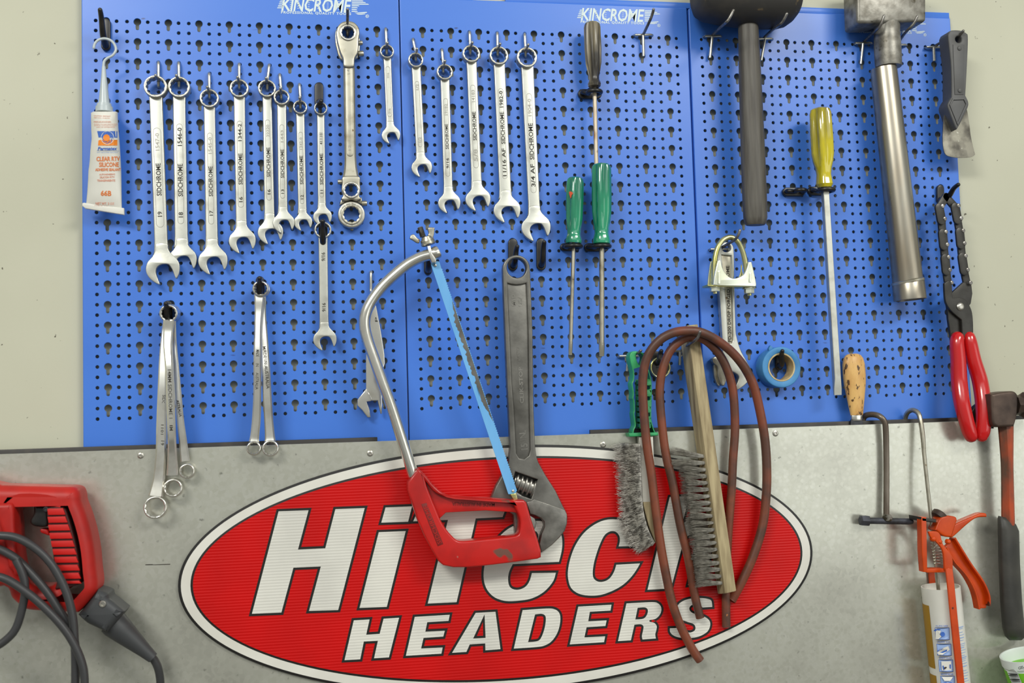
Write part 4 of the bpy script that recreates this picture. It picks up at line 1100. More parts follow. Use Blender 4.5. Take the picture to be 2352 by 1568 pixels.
def driver(label, top, bot, prof, d, hmat, shaft, smat, sr, flutes, amp, tip, seg=48, nm='screwdriver'):
    """handle profile = (t, radius px) from top to bot, then a shaft to the pixel shaft"""
    t = thing(nm, label, 'screwdriver', at(top[0], top[1], d), 'screwdrivers on the peg boards')
    fl = lambda a, q: 1 - (amp * (.5 + .5 * math.cos(a * flutes + .4)) ** 1.5 if .05 < q < .74 else amp * .25 * (.5 + .5 * math.cos(a * flutes)))
    plathe('handle', top + (d,), bot + (d,), prof, hmat, t, seg=seg, flute=fl, ang=25)
    r = sr * mv(*bot, d)
    A = at(*bot, d); B = at(*shaft, d)
    A2 = A.lerp(at(*top, d), .5)
    if tip == 'flat':
        me = tube_me([A2, A, A.lerp(B, .9)], r, 16)
        link('shaft', me, smat, t, None, 50)
        L = [(A.lerp(B, .88), r * 2, r * 2), (A.lerp(B, .93), r * 2.0, r * 1.7), (A.lerp(B, .97), r * 1.9, r * .9), (B, r * 1.7, r * .45)]
        link('blade_tip', bar_me(L), smat, t, None, 30)
    elif tip == 'square':
        L = [(A2, r * 2, r * 2), (A.lerp(B, .85), r * 2.25, r * 2.1), (A.lerp(B, .92), r * 2.2, r * 2), (A.lerp(B, .97), r * 2.7, r * 1), (B, r * 2.6, r * .5)]
        link('shaft', bar_me(L, .08), smat, t, None, 30)
    else:
        link('shaft', tube_me([A2, A, B], r, 16), smat, t, None, 50)
    return t
driver('long screwdriver with dirty black fluted handle and rusty shaft at the top', (1359.6, 51), (1365.5, 203),
       [(0, 9), (.012, 14), (.03, 17), (.08, 18.8), (.4, 19.2), (.62, 17.8), (.72, 15), (.82, 11.5), (.87, 11.3), (.9, 13), (.93, 15), (.97, 14), (1, 9)], 26, 'black_grip', (1372, 470), 'rusty_rod', 4.8, 8, .2, 'round')
driver('shorter screwdriver with clear green handle and a red paint spot', (1321.5, 407), (1317.5, 560),
       [(0, 10), (.012, 15), (.03, 18), (.08, 20.2), (.35, 20.6), (.62, 19.5), (.72, 17.5), (.79, 15.6), (.86, 15.3), (.87, 15.8), (.95, 19), (.99, 18), (1, 12)], 26, 'green_clear', (1310, 815), 'chrome_worn', 4.6, 6, .2, 'flat')
sp_ = plate_me([W(sp([(1307, 441), (1312, 440), (1316, 444), (1313, 448), (1311, 455), (1309, 450)]), 37.2)], 35.8, 37.6, .1, 0)
link('paint_spot', sp_, 'orange_paint', bpy.data.objects['screwdriver.001'], 'dried orange paint spot')
driver('longer screwdriver with clear green handle and rust marks near its top', (1381.6, 376), (1382.2, 562),
       [(0, 12), (.012, 18), (.03, 21), (.07, 23), (.4, 23.6), (.6, 22.8), (.7, 20.5), (.8, 17), (.86, 16.6), (.87, 17.2), (.94, 20.4), (.985, 20), (1, 14)], 28, 'green_clear', (1382, 818), 'chrome_worn', 6.1, 6, .2, 'flat')
driver('long square shank screwdriver with dirty clear yellow handle', (1883.5, 248), (1894, 431),
       [(0, 12), (.012, 19), (.03, 23), (.08, 26.2), (.35, 27.4), (.58, 27), (.68, 24), (.76, 19), (.84, 17), (.9, 18.5), (.96, 20), (1, 16)], 34, 'yellow_clear', (1924, 907), 'chrome_satin', 6.8, 6, .2, 'square')
clip('black clip below the black handled screwdriver', 1365, 212, 26, 15, (1331, 204, 1380, 226))
clip('black clip below the shorter green screwdriver', 1317, 566, 26, 17, (1288, 558, 1332, 576))
clip('black clip below the longer green screwdriver', 1382, 566, 28, 18, (1344, 558, 1398, 577))
clip('black clip below the yellow handled screwdriver', 1897, 437, 34, 17, (1858, 428, 1906, 448))
clip('empty black clip left of the yellow screwdriver', 1838, 438, 14, 12, (1800, 430, 1848, 450))

# ================================================================== mallet
t = thing('rubber_mallet', 'black rubber mallet with dark oiled wooden handle', 'mallet', at(1715, 0, 38))
hm = [(0, 18), (0, 30), (.012, 40), (.04, 52), (.1, 60), (.26, 66), (.45, 70.5), (.64, 72), (.8, 71), (.87, 67), (.93, 57), (.975, 44), (1, 30), (1, 16)]
plathe('head', (1595.5, -14, 46), (1832, -6, 46), hm, 'rubber_black', t, seg=40, ang=50)
plathe('handle', (1717, 20, 46), (1735.5, 517, 40), [(0, 23), (.1, 23.5), (.35, 26), (.7, 28), (.9, 28), (.965, 27.4), (.99, 25), (1, 21)], 'wood_dark', t, seg=32, ysq=.8, ang=50)

# ================================================================== sledge hammer with pipe handle
t = thing('sledge_hammer', 'heavy steel hammer with a welded pipe handle at the upper right', 'hammer', at(2050, 20, 30))
fr = [(1968, -70, 48), (2128, -72, 48), (2128, 49, 48), (1970, 53, 48)]
bk = [(1934, -20, 10), (2093, -24, 10), (2092, 72, 10), (1938, 78, 10)]
me = bevel_me(hexa_me([at(*q) for q in fr] + [at(*q) for q in bk]), .0045, 3)
link('head', me, 'steel_grey', t, None, 40)
plathe('neck', (2036, 56, 30), (2041, 157, 30), [(0, 30), (.2, 28), (.5, 29.5), (.9, 29), (.97, 28), (1, 20)], 'steel_grey', t, seg=24, ang=50)
nk = (2029.5, 158, 30), (2087, 662, 30)
plathe('pipe_handle', nk[0], nk[1], [(0, 24), (0, 28.5), (.02, 29.4), (1, 33.4)], 'pipe', t, seg=32)
plathe('weld_bead', (2085, 642, 30), (2087, 652, 30), [(0, 33), (.3, 36.5), (.7, 36.5), (1, 34)], 'chrome_worn', t, seg=24, flute=lambda a, q: 1 + .03 * math.sin(a * 7) + .02 * math.sin(a * 17))
plathe('end_collar', (2086, 646, 30), (2090.5, 689, 30), [(0, 34.6), (.05, 35.6), (.97, 36), (1, 35), (1, 31), (.5, 31)], 'pipe', t, seg=32)

# ================================================================== scraper
zr = lambda L: zz(L, 1900, 0, 3.92)
t = thing('scraper', 'putty scraper with ribbed grey plastic handle and stained blade by the wall', 'scraper', at(2200, 80, 32))
pplate('blade', [sp(zr([(1120, 900, 1), (1200, 900, 1), (1250, 960), (1278, 1100), (1296, 1240), (1332, 1390, 1), (1300, 1412), (1200, 1420), (1110, 1410), (1062, 1382), (1042, 1290), (1044, 1150), (1060, 1010)]))], 27, 28.6, 'scraper_blade', t, bev=.2)
hnd = plate('handle', [W(sp(zr([(1120, 272), (1200, 272), (1255, 296), (1272, 345), (1262, 600), (1248, 858, 1), (1276, 935), (1240, 1030), (1180, 1146), (1160, 1150), (1108, 1020), (1086, 940), (1122, 870, 1), (1118, 600), (1092, 350), (1094, 300)])), 42), circ(2202, 90, 7.5, 42, 20)], 18, 42, 'grey_plastic', t, bev=2.0, res=3)
child('raised_panel', plate_me([W(sp(zr([(1134, 400, 1), (1236, 400, 1), (1230, 850, 1), (1150, 850, 1)])), 42.9)], 41.5, 42.9, .5, 1), 'grey_plastic', hnd, t)
child('diamond_boss', plate_me([W(zr([(1132, 884), (1240, 880), (1268, 936), (1178, 1128), (1104, 940)]), 43.5), W(zr([(1140, 900), (1232, 896), (1252, 936), (1178, 1098), (1118, 940)]), 43.5)], 41.5, 43.5, .6, 1), 'grey_plastic', hnd, t)
for (x, y) in ((2203.5, 111), (2204.6, 208)):
    c = at(x, y, 42.8); r = 5.5 * mv(x, y, 42)
    child('rivet', lathe_me(c, c + Vector((0, -.0016, 0)), [(0, r), (.6, r * .9), (1, r * .5)], 14), 'grey_plastic', hnd, t)

# ================================================================== chain pliers
zl = lambda L: zz(L, 1900, 400, 3.469)
t = thing('chain_pliers', 'chain wrench pliers with black chain loop and red dipped grips', 'pliers', at(2200, 700, 32))
Ln = [(948, 178), (895, 266), (913, 366), (922, 470), (932, 570), (942, 670), (952, 770), (966, 872)]
Rn = [(948, 178), (1022, 262), (1042, 362), (1058, 460), (1068, 560), (1078, 660), (1094, 770), (1116, 872)]
for N_ in (Ln, Rn):
    for i in range(len(N_) - 1):
        a, b = zl([N_[i]])[0], zl([N_[i + 1]])[0]
        d = 31 if i % 2 else 26.5
        va, vb = at(*a, d + 2), at(*b, d + 2)
        off = 0
        link('chain_link', plate_me([stadium((va.x, va.z), (vb.x, vb.z), (10.4 if i % 2 else 8.8) * mv(*a, d))], d - 1.2, d + 2.6, .6, 1), 'iron_dark', t, None, 35)
    for i in range(1, len(N_)):
        a = zl([N_[i]])[0]; a = (a[0] - 3.5, a[1]); c = at(*a, 22); r = 5.2 * mv(*a, 28)
        lathe('chain_pin', c, c + Vector((0, -.0125, 0)), [(0, r), (.9, r), (.97, r * .85), (1, r * .5)], 'dark_wire', t, seg=12)
pplate('left_handle_arm', [zl([(945, 990), (1085, 860), (1150, 880), (1158, 950), (1145, 1030), (1080, 1120), (1085, 1330), (990, 1330), (965, 1150), (960, 1060)])], 25, 30, 'iron_dark', t, bev=.7, curve=False)
pplate('right_handle_arm', [sp(zl([(935, 868, 1), (960, 850), (990, 862), (1000, 985, 1), (1090, 990), (1142, 1060), (1162, 1150), (1166, 1330, 1), (1080, 1330, 1), (1072, 1160, 1), (1000, 1100), (955, 1040), (940, 980)]))], 30.2, 35, 'iron_dark', t, bev=.9)
c = at(*zl([(1060, 1055)])[0], 35)
lathe('pivot', c, c + Vector((0, -.0025, 0)), [(0, .0056), (.4, .0055), (.8, .0044), (1, .003)], 'screw', t, seg=20)
ptube('left_grip', [(2199, 776, 33, 15), (2198, 790, 34, 16), (2201, 828, 35, 17), (2203, 876, 36, 18), (2209, 924, 42, 18), (2219, 965, 45, 17), (2226, 990, 45, 16.5), (2230, 1001, 45, 15)], 16, 'red_dip', t, seg=20, round_end=True)
ptube('right_grip', [(2226, 775, 33, 14), (2229, 790, 34, 15.5), (2237, 828, 35, 16.5), (2251, 876, 36, 17.5), (2258, 924, 42, 17.5), (2259, 965, 45, 17), (2257, 990, 45, 16.5), (2255, 1001, 45, 14)], 16, 'red_dip', t, seg=20, round_end=True)
plastic_hook(2160, 424, 468, 17, (2201, 424, 50), 'black plastic hook holding the chain pliers')

# ================================================================== adjustable spanner and exhaust clamp
zk = lambda L: zz(L, 1600, 530, 4.126)
t = thing('chrome_adjustable_spanner', 'chrome adjustable spanner hanging behind the exhaust clamp and hoses', 'spanner', at(1670, 570, 12))
out = sp(zk([(278, 110), (320, 112), (350, 150), (356, 220, 1), (358, 430, 1), (372, 900), (384, 1010), (420, 1130), (480, 1240), (520, 1320), (516, 1400), (480, 1440), (435, 1480), (380, 1508), (372, 1470, 1), (400, 1380), (330, 1330), (262, 1320), (250, 1230), (248, 1100), (238, 900), (214, 540), (200, 300), (204, 200), (230, 140)]))
recs = zk([(238, 226), (328, 236), (330, 430), (340, 700), (348, 1030), (336, 1064), (312, 1068), (300, 1050), (284, 700), (258, 430)])
plate('body', [W(out, 15), circ(1668, 568, 10.5, 15, 28), W(recs, 15)], 5, 15, 'chrome_satin', t, bev=1.2, res=2)
pplate('web', [zk([(225, 215), (338, 225), (356, 1075), (290, 1075)])], 7, 12.4, 'chrome_worn', t, bev=.3)
pplate('moving_jaw', [sp(zk([(150, 1210, 1), (175, 1190, 1), (300, 1240), (330, 1330), (290, 1400), (262, 1466), (232, 1450), (206, 1380), (200, 1290), (160, 1250)]))], 4, 14, 'chrome_worn', t, bev=1)
pplate('jaw_rack', [sp(zk([(165, 1270), (185, 1270), (195, 1340), (214, 1420), (220, 1466), (200, 1460), (175, 1400), (164, 1330)]))], 3, 9, 'chrome_worn', t, bev=.6)
text('forged_text', 'FD-200 DROP FORGED CHROME', zk([(330, 1052)])[0], zk([(308, 330)])[0], 7, 12.6, 'stamp', t, bold=.03)
t = thing('exhaust_clamp', 'zinc plated exhaust clamp with a gold tinted U bolt, hung over the chrome spanner', 'clamp', at(1680, 600, 36))
ptube('u_bolt', [q + (38,) for q in zk([(168, 545), (166, 470), (168, 330), (178, 240), (200, 160), (240, 95), (290, 66), (335, 64), (385, 95), (425, 165), (450, 240), (466, 330), (480, 470), (492, 560)])], 6.2, 'brass', t, seg=14)
saddle = sp(zk([(206, 276, 1), (232, 274, 1), (242, 330), (268, 390), (312, 436), (352, 450), (400, 440), (448, 410), (480, 350), (494, 294, 1), (522, 292, 1), (546, 390), (567, 500), (560, 530, 1), (440, 526), (240, 520), (160, 514, 1), (170, 430), (186, 350)]))
sd = plate('saddle', [W(saddle, 48)], 44, 48, 'saddle', t, bev=1.2, res=2)
rear = sp(zk([(134, 290, 1), (150, 284, 1), (168, 340), (210, 420), (300, 450), (400, 438), (430, 310, 1), (440, 400), (500, 470), (500, 520, 1), (104, 516, 1), (112, 440), (124, 350)]))
child('rear_wall', plate_me([W(rear, 28)], 25, 28, .8, 1), 'brass', sd, t)
pplate('saddle_floor', [zk([(104, 508), (560, 520), (560, 534), (108, 526)])], 25, 47, 'brass', t, bev=.8)
for lp in ([(198, 390), (206, 376), (218, 378), (226, 392), (226, 490), (218, 504), (206, 504), (198, 490)], [(496, 402), (502, 394), (514, 396), (520, 404), (520, 478), (514, 488), (502, 488), (496, 480)]):
    child('pressed_rib', plate_me([W(sp(zk(lp), 3), 49)], 47.4, 49, .6, 1), 'saddle', sd, t)
for (x, y0, y1) in ((170, 530, 578), (496, 540, 596)):
    (p, q) = zk([(x, y0), (x + 3, y1)])
    plathe('nut', p + (38,), q + (38,), [(0, 14), (.05, 15), (.18, 15), (.2, 11.6), (.9, 11.4), (1, 10)], 'saddle', t, seg=6, ang=20)
    plathe('bolt_end', q + (38,), (q[0] + .6, q[1] + 4.5, 38), [(0, 5.6), (1, 5)], 'brass', t, seg=12)
t_hook(1652, 572, 46, (1651, 590), [(1656, 570, 5), (1668, 562, 22), (1684, 553, 44), (1694, 543, 54), (1699.5, 529, 57)], 'double wire hook holding the exhaust clamp')

# ================================================================== tape roll
t = thing('tape_roll', 'roll of blue tape with a cardboard core hanging on a black hook', 'tape', at(1796, 843, 14))
ring_('tape', 1795.5, 843, 47, 33, 3, 27, 'tape_blue', t, bev=1.5, points=0)
ring_('cardboard_core', 1795.5, 843, 33, 29.6, 3, 26.4, 'cardboard', t, bev=.5, points=0)
pplate('loose_end', [[(1766, 800), (1770, 793), (1775, 796), (1776, 808), (1768, 812)]], 18, 24, 'tape_blue', t, bev=.8)
plastic_hook(1790, 808, 850, 18, (1797, 806, 34), 'black plastic hook inside the blue tape roll')

# ================================================================== green wire brush
zg = lambda L: zz(L, 1400, 780, 6.533)
t = thing('green_wire_brush', 'wire brush with a green plastic grip and crimped steel bristles, left of the hoses', 'wire brush', at(1470, 900, 34))
outl = sp(zg([(400, 170), (480, 185), (525, 230), (560, 330), (600, 470), (632, 620), (640, 800), (632, 1050), (634, 1200), (664, 1320), (690, 1385, 1), (690, 1420, 1), (340, 1420, 1), (350, 1350), (376, 1290), (374, 1240), (356, 1110), (364, 1060), (358, 920), (342, 880), (350, 800), (330, 660), (350, 600), (352, 480), (312, 320), (304, 240), (336, 180)]), 4)
hole1 = sp(zg([(402, 230), (430, 200), (480, 205), (512, 250), (500, 330), (470, 385), (440, 370), (405, 290)]), 3)
holes = []
for k in range(9):
    y = 635 + k * 80 + k * 1.5; x1 = 612 - (abs(y - 800) / 26 if y < 900 else (y - 900) / 40)
    holes.append(W(sp(zg([(470, y - 26, 1), (x1 - 12, y - 26), (x1, y), (x1 - 12, y + 26), (470, y + 26, 1)]), 3), 38))
plate('grip', [W(outl, 38), W(hole1, 38)] + holes, 18, 38, 'green_plastic', t, bev=1.6, res=2, ang=45)
pplate('flange', [zg([(286, 1400), (730, 1388), (738, 1436), (610, 1446), (300, 1456)])], 22.5, 40, 'green_plastic', t, bev=1.4)
pplate('ferrule', [[(1468, 1003), (1500, 1002), (1506, 1152), (1476, 1153), (1470, 1024)]], 27, 37, 'white_metal', t, bev=.6)
pplate('brush_back', [sp([(1476, 1152, 1), (1506, 1150, 1), (1520, 1205), (1524, 1240, 1), (1506, 1246, 1), (1490, 1205)])], 27, 37, 'wood_pale', t, bev=1)
base = smooth([(1470, 1020), (1473, 1100), (1477, 1165), (1488, 1212), (1504, 1246)], 8)
tips = smooth([(1411, 1022), (1418, 1100), (1424, 1185), (1436, 1232), (1466, 1268)], 8)
lines = []
for k in range(2300):
    f = random.random() * (len(base) - 1.001); i = int(f); g = f - i
    bx = base[i][0] * (1 - g) + base[i + 1][0] * g; by = base[i][1] * (1 - g) + base[i + 1][1] * g
    tx = tips[i][0] * (1 - g) + tips[i + 1][0] * g + random.gauss(0, 3.5); ty = tips[i][1] * (1 - g) + tips[i + 1][1] * g + random.gauss(0, 4)
    dd = random.uniform(28, 46); ln = random.uniform(.72, 1.06)
    A, B = at(bx, by, dd), at(tx, ty, dd + random.gauss(0, 2)); B = A.lerp(B, ln)
    ph = random.random() * 6; ln_ = []
    for j in range(6):
        p = A.lerp(B, j / 5); w_ = .0015 * min(1, j)
        p = p + Vector((0, w_ * math.cos(ph + j * 2.2), w_ * math.sin(ph * 1.7 + j * 2.4)))
        ln_.append(p)
    lines.append(ln_)
link('bristles', strands_me(lines, .00024), 'wire_grey', t, None, None, kind='stuff')

# ================================================================== brass ringed cap behind the hoses
t = thing('round_cap', 'round black cap with a brass rim half hidden behind the rubber hoses', 'cap', at(1517, 844, 6))
ring_('brass_rim', 1517.5, 844, 24.5, 20.5, 2, 9, 'brass', t, bev=1, points=0)
c = at(1517.5, 844, 6.5); r = 20.8 * mv(1517, 844, 6)
lathe('cap_face', Vector((c.x, -.002, c.z)), c, [(0, r), (1, r), (1, r * .55), (.7, r * .5)], 'iron_dark', t, seg=32)
plastic_hook(1508, 806, 846, 24, (1519, 806, 18), 'black plastic hook behind the hoses, holding the brass rimmed cap')

# ================================================================== wooden wire brush
t = thing('wooden_wire_brush', 'long wooden scratch brush with steel wire tufts, hung inside the hoses', 'wire brush', at(1590, 760, 40))
F4 = [at(1578, 747, 40), at(1603.5, 744, 40), at(1692, 1357, 66), at(1666, 1363, 66)]
B4 = [at(1557, 752, 12), at(1584, 750, 12), at(1675, 1358, 40), at(1648, 1364, 40)]
link('wooden_block', bevel_me(hexa_me(F4 + B4), .0016, 2), 'wood_pale', t, None, 40)
for i in range(20):
    f = .495 + .465 * i / 19
    fe = F4[0].lerp(F4[3], f); be = B4[0].lerp(B4[3], f)
    for u in (.22, .75):
        b0 = fe.lerp(be, u); lines = []
        lean = Vector((-.030 - random.random() * .003, random.gauss(0, .002), random.gauss(.001, .0012)))
        if i < 2: lean = Vector((-.044, 0, .009 - .006 * i))
        for k in range(52):
            a = random.random() * 2 * PI; q = math.sqrt(random.random())
            p0 = b0 + Vector((.001, .0019 * q * math.cos(a), .0019 * q * math.sin(a)))
            sprd = .0030 * q
            p3 = p0 + lean * random.uniform(.86, 1.06) + Vector((0, sprd * math.cos(a), sprd * math.sin(a))) + Vector((0, random.gauss(0, .0009), random.gauss(0, .0009)))
            p1 = p0.lerp(p3, .35) + Vector((0, .0004 * math.cos(a * 3), -.0004)); p2 = p0.lerp(p3, .7) + Vector((0, random.gauss(0, .0004), random.gauss(.0002, .0004)))
            lines.append([p0, p1, p2, p3])
        link('wire_tuft', strands_me(lines, .00026), 'bristle_dark', t, None, None)

# ================================================================== rubber hoses
def hose(label, pts, r, hook=None):
    o = ptube('rubber_hose', pts, r, 'rubber_hose', None, n=6, seg=18)
    return tag(o, label, 'hose', 'red brown rubber hoses over one hook')
oh = [(1608, 1516, 36), (1588.8, 1488, 36), (1563, 1437, 38), (1544, 1383.6, 40), (1530.6, 1324, 41), (1517, 1249, 42), (1506.7, 1174.6, 43), (1496.2, 1090, 44), (1484, 1007, 45), (1476.5, 911, 47), (1478, 854, 50), (1490, 812.5, 54), (1516, 780.6, 59), (1547.7, 763.5, 63), (1579.6, 759.5, 65), (1611.5, 763.5, 65),
      (1646.6, 781, 61), (1681.6, 809, 56), (1710, 844, 52), (1731, 886, 49), (1745.4, 943, 46), (1756.6, 1007, 44), (1761, 1071, 43), (1760, 1134.5, 42), (1752, 1205, 40), (1730, 1277, 38), (1705, 1333, 35), (1684, 1372, 33), (1680, 1379, 33)]
hose('longer rubber hose of two, outer loop, its left end crossing the sign border', [(x, y, d, 10.4) for x, y, d in oh], 10)
ih = [(1608, 1418, 36), (1594.8, 1362.7, 37), (1580, 1279, 38), (1562, 1204.5, 38), (1545, 1110, 39), (1528.6, 1039, 40), (1517.4, 943, 40), (1515.8, 886, 41), (1524, 841, 44), (1541, 803, 47), (1567, 780, 50), (1594, 773, 52), (1621, 782, 51), (1646.6, 806, 48), (1665.7, 838, 45), (1680, 879.5, 42), (1686.4, 927, 40), (1688, 991, 38), (1683.5, 1055, 37), (1680, 1130, 36), (1674, 1204.5, 34), (1669, 1290, 32.5), (1667.5, 1368, 32.5), (1668, 1439, 32.5)]
hose('shorter rubber hose of two, inner loop, both ends hanging side by side', [(x, y, d, 10.0) for x, y, d in ih], 10)
t_hook(1562, 806, 44, (1561, 838), [(1566, 803, 5), (1580, 793, 34), (1592, 785, 64), (1602, 776, 76), (1608, 762, 80)], 'double wire hook holding the hoses and the wooden brush')

# ================================================================== file
zf = lambda L: zz(L, 1850, 780, 3.135)
t = thing('file', 'file with a speckled varnished wooden handle standing behind the sheet edge', 'file', at(1962, 960, 17))
A, B = zf([(342, 100), (369, 542)])
plathe('handle', A + (16.6,), B + (16.6,), [(0, 8), (.008, 13), (.03, 19), (.08, 24), (.18, 27.2), (.35, 27.6), (.5, 26.4), (.7, 22), (.85, 18.6), (1, 15)], 'wood_handle', t, seg=32, ysq=.55, ang=60)
A, B = zf([(368, 538), (370, 582)])
plathe('ferrule', A + (16.6,), B + (16.6,), [(0, 13.8), (.05, 14.4), (.9, 13.6), (1, 12.8)], 'chrome_bright', t, seg=28, ysq=.45)
pplate('tang', [zf([(330, 575), (412, 575), (425, 720), (318, 720)])], 15.2, 18.8, 'steel_dark', t, bev=.6)

# ================================================================== bent rod tool
t = thing('bent_rod_tool', 'bent steel rod with a bolt welded across its end, hooked over the black strip', 'hand tool', at(2030, 960, 30))
ptube('rod', [(1981, 975, 4), (1983, 960, 5), (1991, 953, 10), (2006, 951.6, 19), (2021, 956, 28), (2031.5, 968, 31.5), (2034.4, 987, 32), (2035.6, 1035, 31), (2036, 1099, 31), (2035.6, 1190, 32)], 6.8, 'rod_brown', t, seg=14)
A, B, C_ = zf([(452, 1302), (772, 1308), (392, 1300)])
plathe('cross_bolt', A + (32,), B + (32,), [(0, 7.4), (.9, 7.4), (.97, 6.6), (1, 5)], 'steel_dark', t, seg=18)
plathe('bolt_head', C_ + (32,), A + (32,), [(0, 8), (.1, 12.5), (.9, 13), (1, 12.5)], 'steel_dark', t, seg=6, ang=20)
plathe('weld', zf([(560, 1280)])[0] + (34,), zf([(620, 1284)])[0] + (34,), [(0, 4), (.15, 8), (.5, 9.5), (.85, 8), (1, 4)], 'steel_grey', t, seg=16, flute=lambda a, q: 1 + .12 * math.sin(a * 5 + q * 20))

# ================================================================== caulking gun and cartridge
zq = lambda L: zz(L, 1900, 1100, 3.35)
t = thing('caulking_gun', 'orange caulking gun hanging by its bent rod from the black strip', 'caulking gun', at(2130, 1190, 45))
ptube('rod', [(2078.5, 972, 4, 5.4), (2080, 957, 6, 5.4), (2086, 946, 12, 5.4), (2097, 941.5, 20, 5.6), (2109, 949, 28, 5.6), (2115, 969, 33, 5.4), (2119.5, 1003, 36, 5.2), (2122.5, 1040, 38, 4.6), (2128, 1095, 42, 4.2), (2138.7, 1191, 47, 4.2), (2147, 1270, 50, 4.2), (2155, 1350, 50, 4.2), (2160, 1420, 50, 4.2)], 5, 'chrome_worn', t, seg=12)
CD, CRM = 50.0, .0252
pplate('frame_side', [zq([(726, 292), (764, 292), (772, 715), (742, 715), (730, 560)])], 54, 66, 'orange_paint', t, bev=.8)
pplate('frame_top', [zq([(724, 292), (842, 310), (838, 336), (728, 326)])], 34, 66, 'iron_dark', t, bev=1.2)
pplate('frame_front', [sp(zq([(780, 404, 1), (842, 402), (872, 430), (892, 500), (960, 590), (968, 700, 1), (905, 705, 1), (892, 560), (846, 490), (800, 450)]))], 64, 68, 'orange_paint', t, bev=.9)
pplate('frame_floor', [zq([(760, 690), (905, 688), (908, 718), (768, 720)])], 52, 66, 'orange_paint', t, bev=.8)
pplate('casting', [sp(zq([(832, 392, 1), (856, 330), (884, 292), (940, 282), (992, 292), (1002, 318, 1), (960, 448, 1), (900, 440)]))], 42, 62, 'orange_paint', t, bev=2.5, res=3)
pplate('thumb_lever', [sp(zq([(930, 440, 1), (948, 372), (1030, 326), (1138, 280), (1190, 262), (1226, 266), (1230, 292, 1), (1150, 300), (1080, 348), (1000, 420), (962, 452, 1)]))], 46, 60, 'orange_paint', t, bev=2, res=3)
tr_ = pplate('trigger', [sp(zq([(962, 448, 1), (985, 470), (1082, 640), (1180, 780), (1228, 890), (1232, 960), (1222, 994, 1), (1152, 996, 1), (1134, 900), (1106, 822), (1050, 728), (962, 628), (902, 520, 1), (930, 500)]))], 44, 50, 'orange_paint', t, bev=1.2, res=2)
for pts in ([(902, 520), (962, 628), (1050, 728), (1106, 822), (1134, 900), (1153, 994)], [(965, 450), (1082, 640), (1180, 780), (1228, 890), (1230, 970)]):
    child('flange', bar_me([(at(q[0], q[1], 52), .0026, .013) for q in smooth(zq(pts), 5)]), 'orange_paint', tr_, t)
for (x, y, r) in ((820, 460, 22), (868, 482, 20), (932, 696, 22), (935, 482, 20)):
    p = zq([(x, y)])[0]; c = at(*p, 67); rr = r / 3.35 * mv(*p, 67)
    lathe('rivet', c + Vector((0, .004, 0)), c + Vector((0, -.0022, 0)), [(0, rr), (.6, rr), (.9, rr * .7), (1, rr * .4)], 'orange_paint', t, seg=14)
hel = []
for k in range(120):
    a = k / 12 * 2 * PI * .82; p = at(2150.5 + k * .06, 1242 + k * .46, 50)
    hel.append(p + Vector((.0072 * math.cos(a), -.0072 * math.sin(a), 0)))
tube('spring', hel, .0009, 'zinc', t, seg=6)
A, B = zq([(850, 300), (880, 262)])
plathe('release_plate', A + (50,), B + (50,), [(0, 17), (.1, 19), (.8, 19), (1, 15), (1, 6)], 'rust_iron', t, seg=24, ysq=1)
pathbar('front_rail', [(2179, 1306, 76, 17, 3), (2183, 1340, 79, 17, 3), (2193, 1440, 80, 17, 3), (2206.6, 1568, 80, 16.6, 3), (2214, 1640, 80, 16.5, 3)], 'orange_paint', t, n=3)
pathbar('rear_rail', [(2138.5, 1308, 24.6, 15, 2.4), (2142, 1350, 24.6, 15, 2.4), (2166, 1640, 24.6, 15, 2.4)], 'orange_paint', t, n=2)
t2 = thing('sealant_cartridge', 'white sealant cartridge with ochre stripe and blue pictograms, held in the caulking gun', 'cartridge', at(2160, 1346, CD))
cA, cB = (2160.4, 1346, CD), (2194, 1668, CD)
lathe('cartridge_body', at(*cA), at(*cB), [(.1, CRM * .9), (0, CRM * .94), (0, CRM), (1, CRM), (1, CRM * .4)], 'white_tube', t2, seg=40)
lathe('piston', at(2163, 1372, CD), at(2164, 1380, CD), [(0, CRM * .9), (1, CRM * .9)], 'white_tube', t2, seg=32)
rpx = CRM / mh(2170, 1450, CD)
def cyl_d(px, py, eps=.5):
    f = (py - cA[1]) / (cB[1] - cA[1]); cxp = cA[0] + (cB[0] - cA[0]) * f
    u = max(-.995, min(.995, (px - cxp) / (rpx * 1.01)))
    # walk to the depth where the sight line meets the cylinder
    return CD + CRM * 1000 * math.sqrt(1 - u * u) * .985 + eps
def edge(u, y):
    f = (y - cA[1]) / (cB[1] - cA[1]); return cA[0] + (cB[0] - cA[0]) * f + u * rpx
def cyl_patch(t0, t1, y0, y1, mat, eps=.5, nu=8, ny=3, nm='printed_patch', skew=0):
    """t = angle round the cartridge (0 faces out, negative to the left), y = pixel row"""
    V = []; Fc = []; a_, b_ = at(*cA), at(*cB); r = CRM + eps / 1000
    for j in range(ny + 1):
        for i in range(nu + 1):
            th = t0 + (t1 - t0) * i / nu; y = y0 + (y1 - y0) * j / ny + skew * th
            p = a_.lerp(b_, (y - cA[1]) / (cB[1] - cA[1]))
            V.append(p + Vector((r * math.sin(th), -r * math.cos(th), 0)))
    for j in range(ny):
        for i in range(nu):
            q = j * (nu + 1) + i; Fc.append([q, q + nu + 1, q + nu + 2, q + 1])
    return link(nm, me_from(V, Fc), mat, t2, None, None)
cyl_patch(-2.4, -1.28, 1386, 1530, 'ochre_print', nu=14); cyl_patch(-2.4, -1.28, 1546, 1660, 'ochre_print', nu=14)
def cyl_text(s, a, b, h, mat, **k): text('printed_text', s, a, b, h, lambda x, y: cyl_d(x, y, .9), mat, t2, **k)
zy = lambda L: zz(L, 2080, 1330, 6.588)
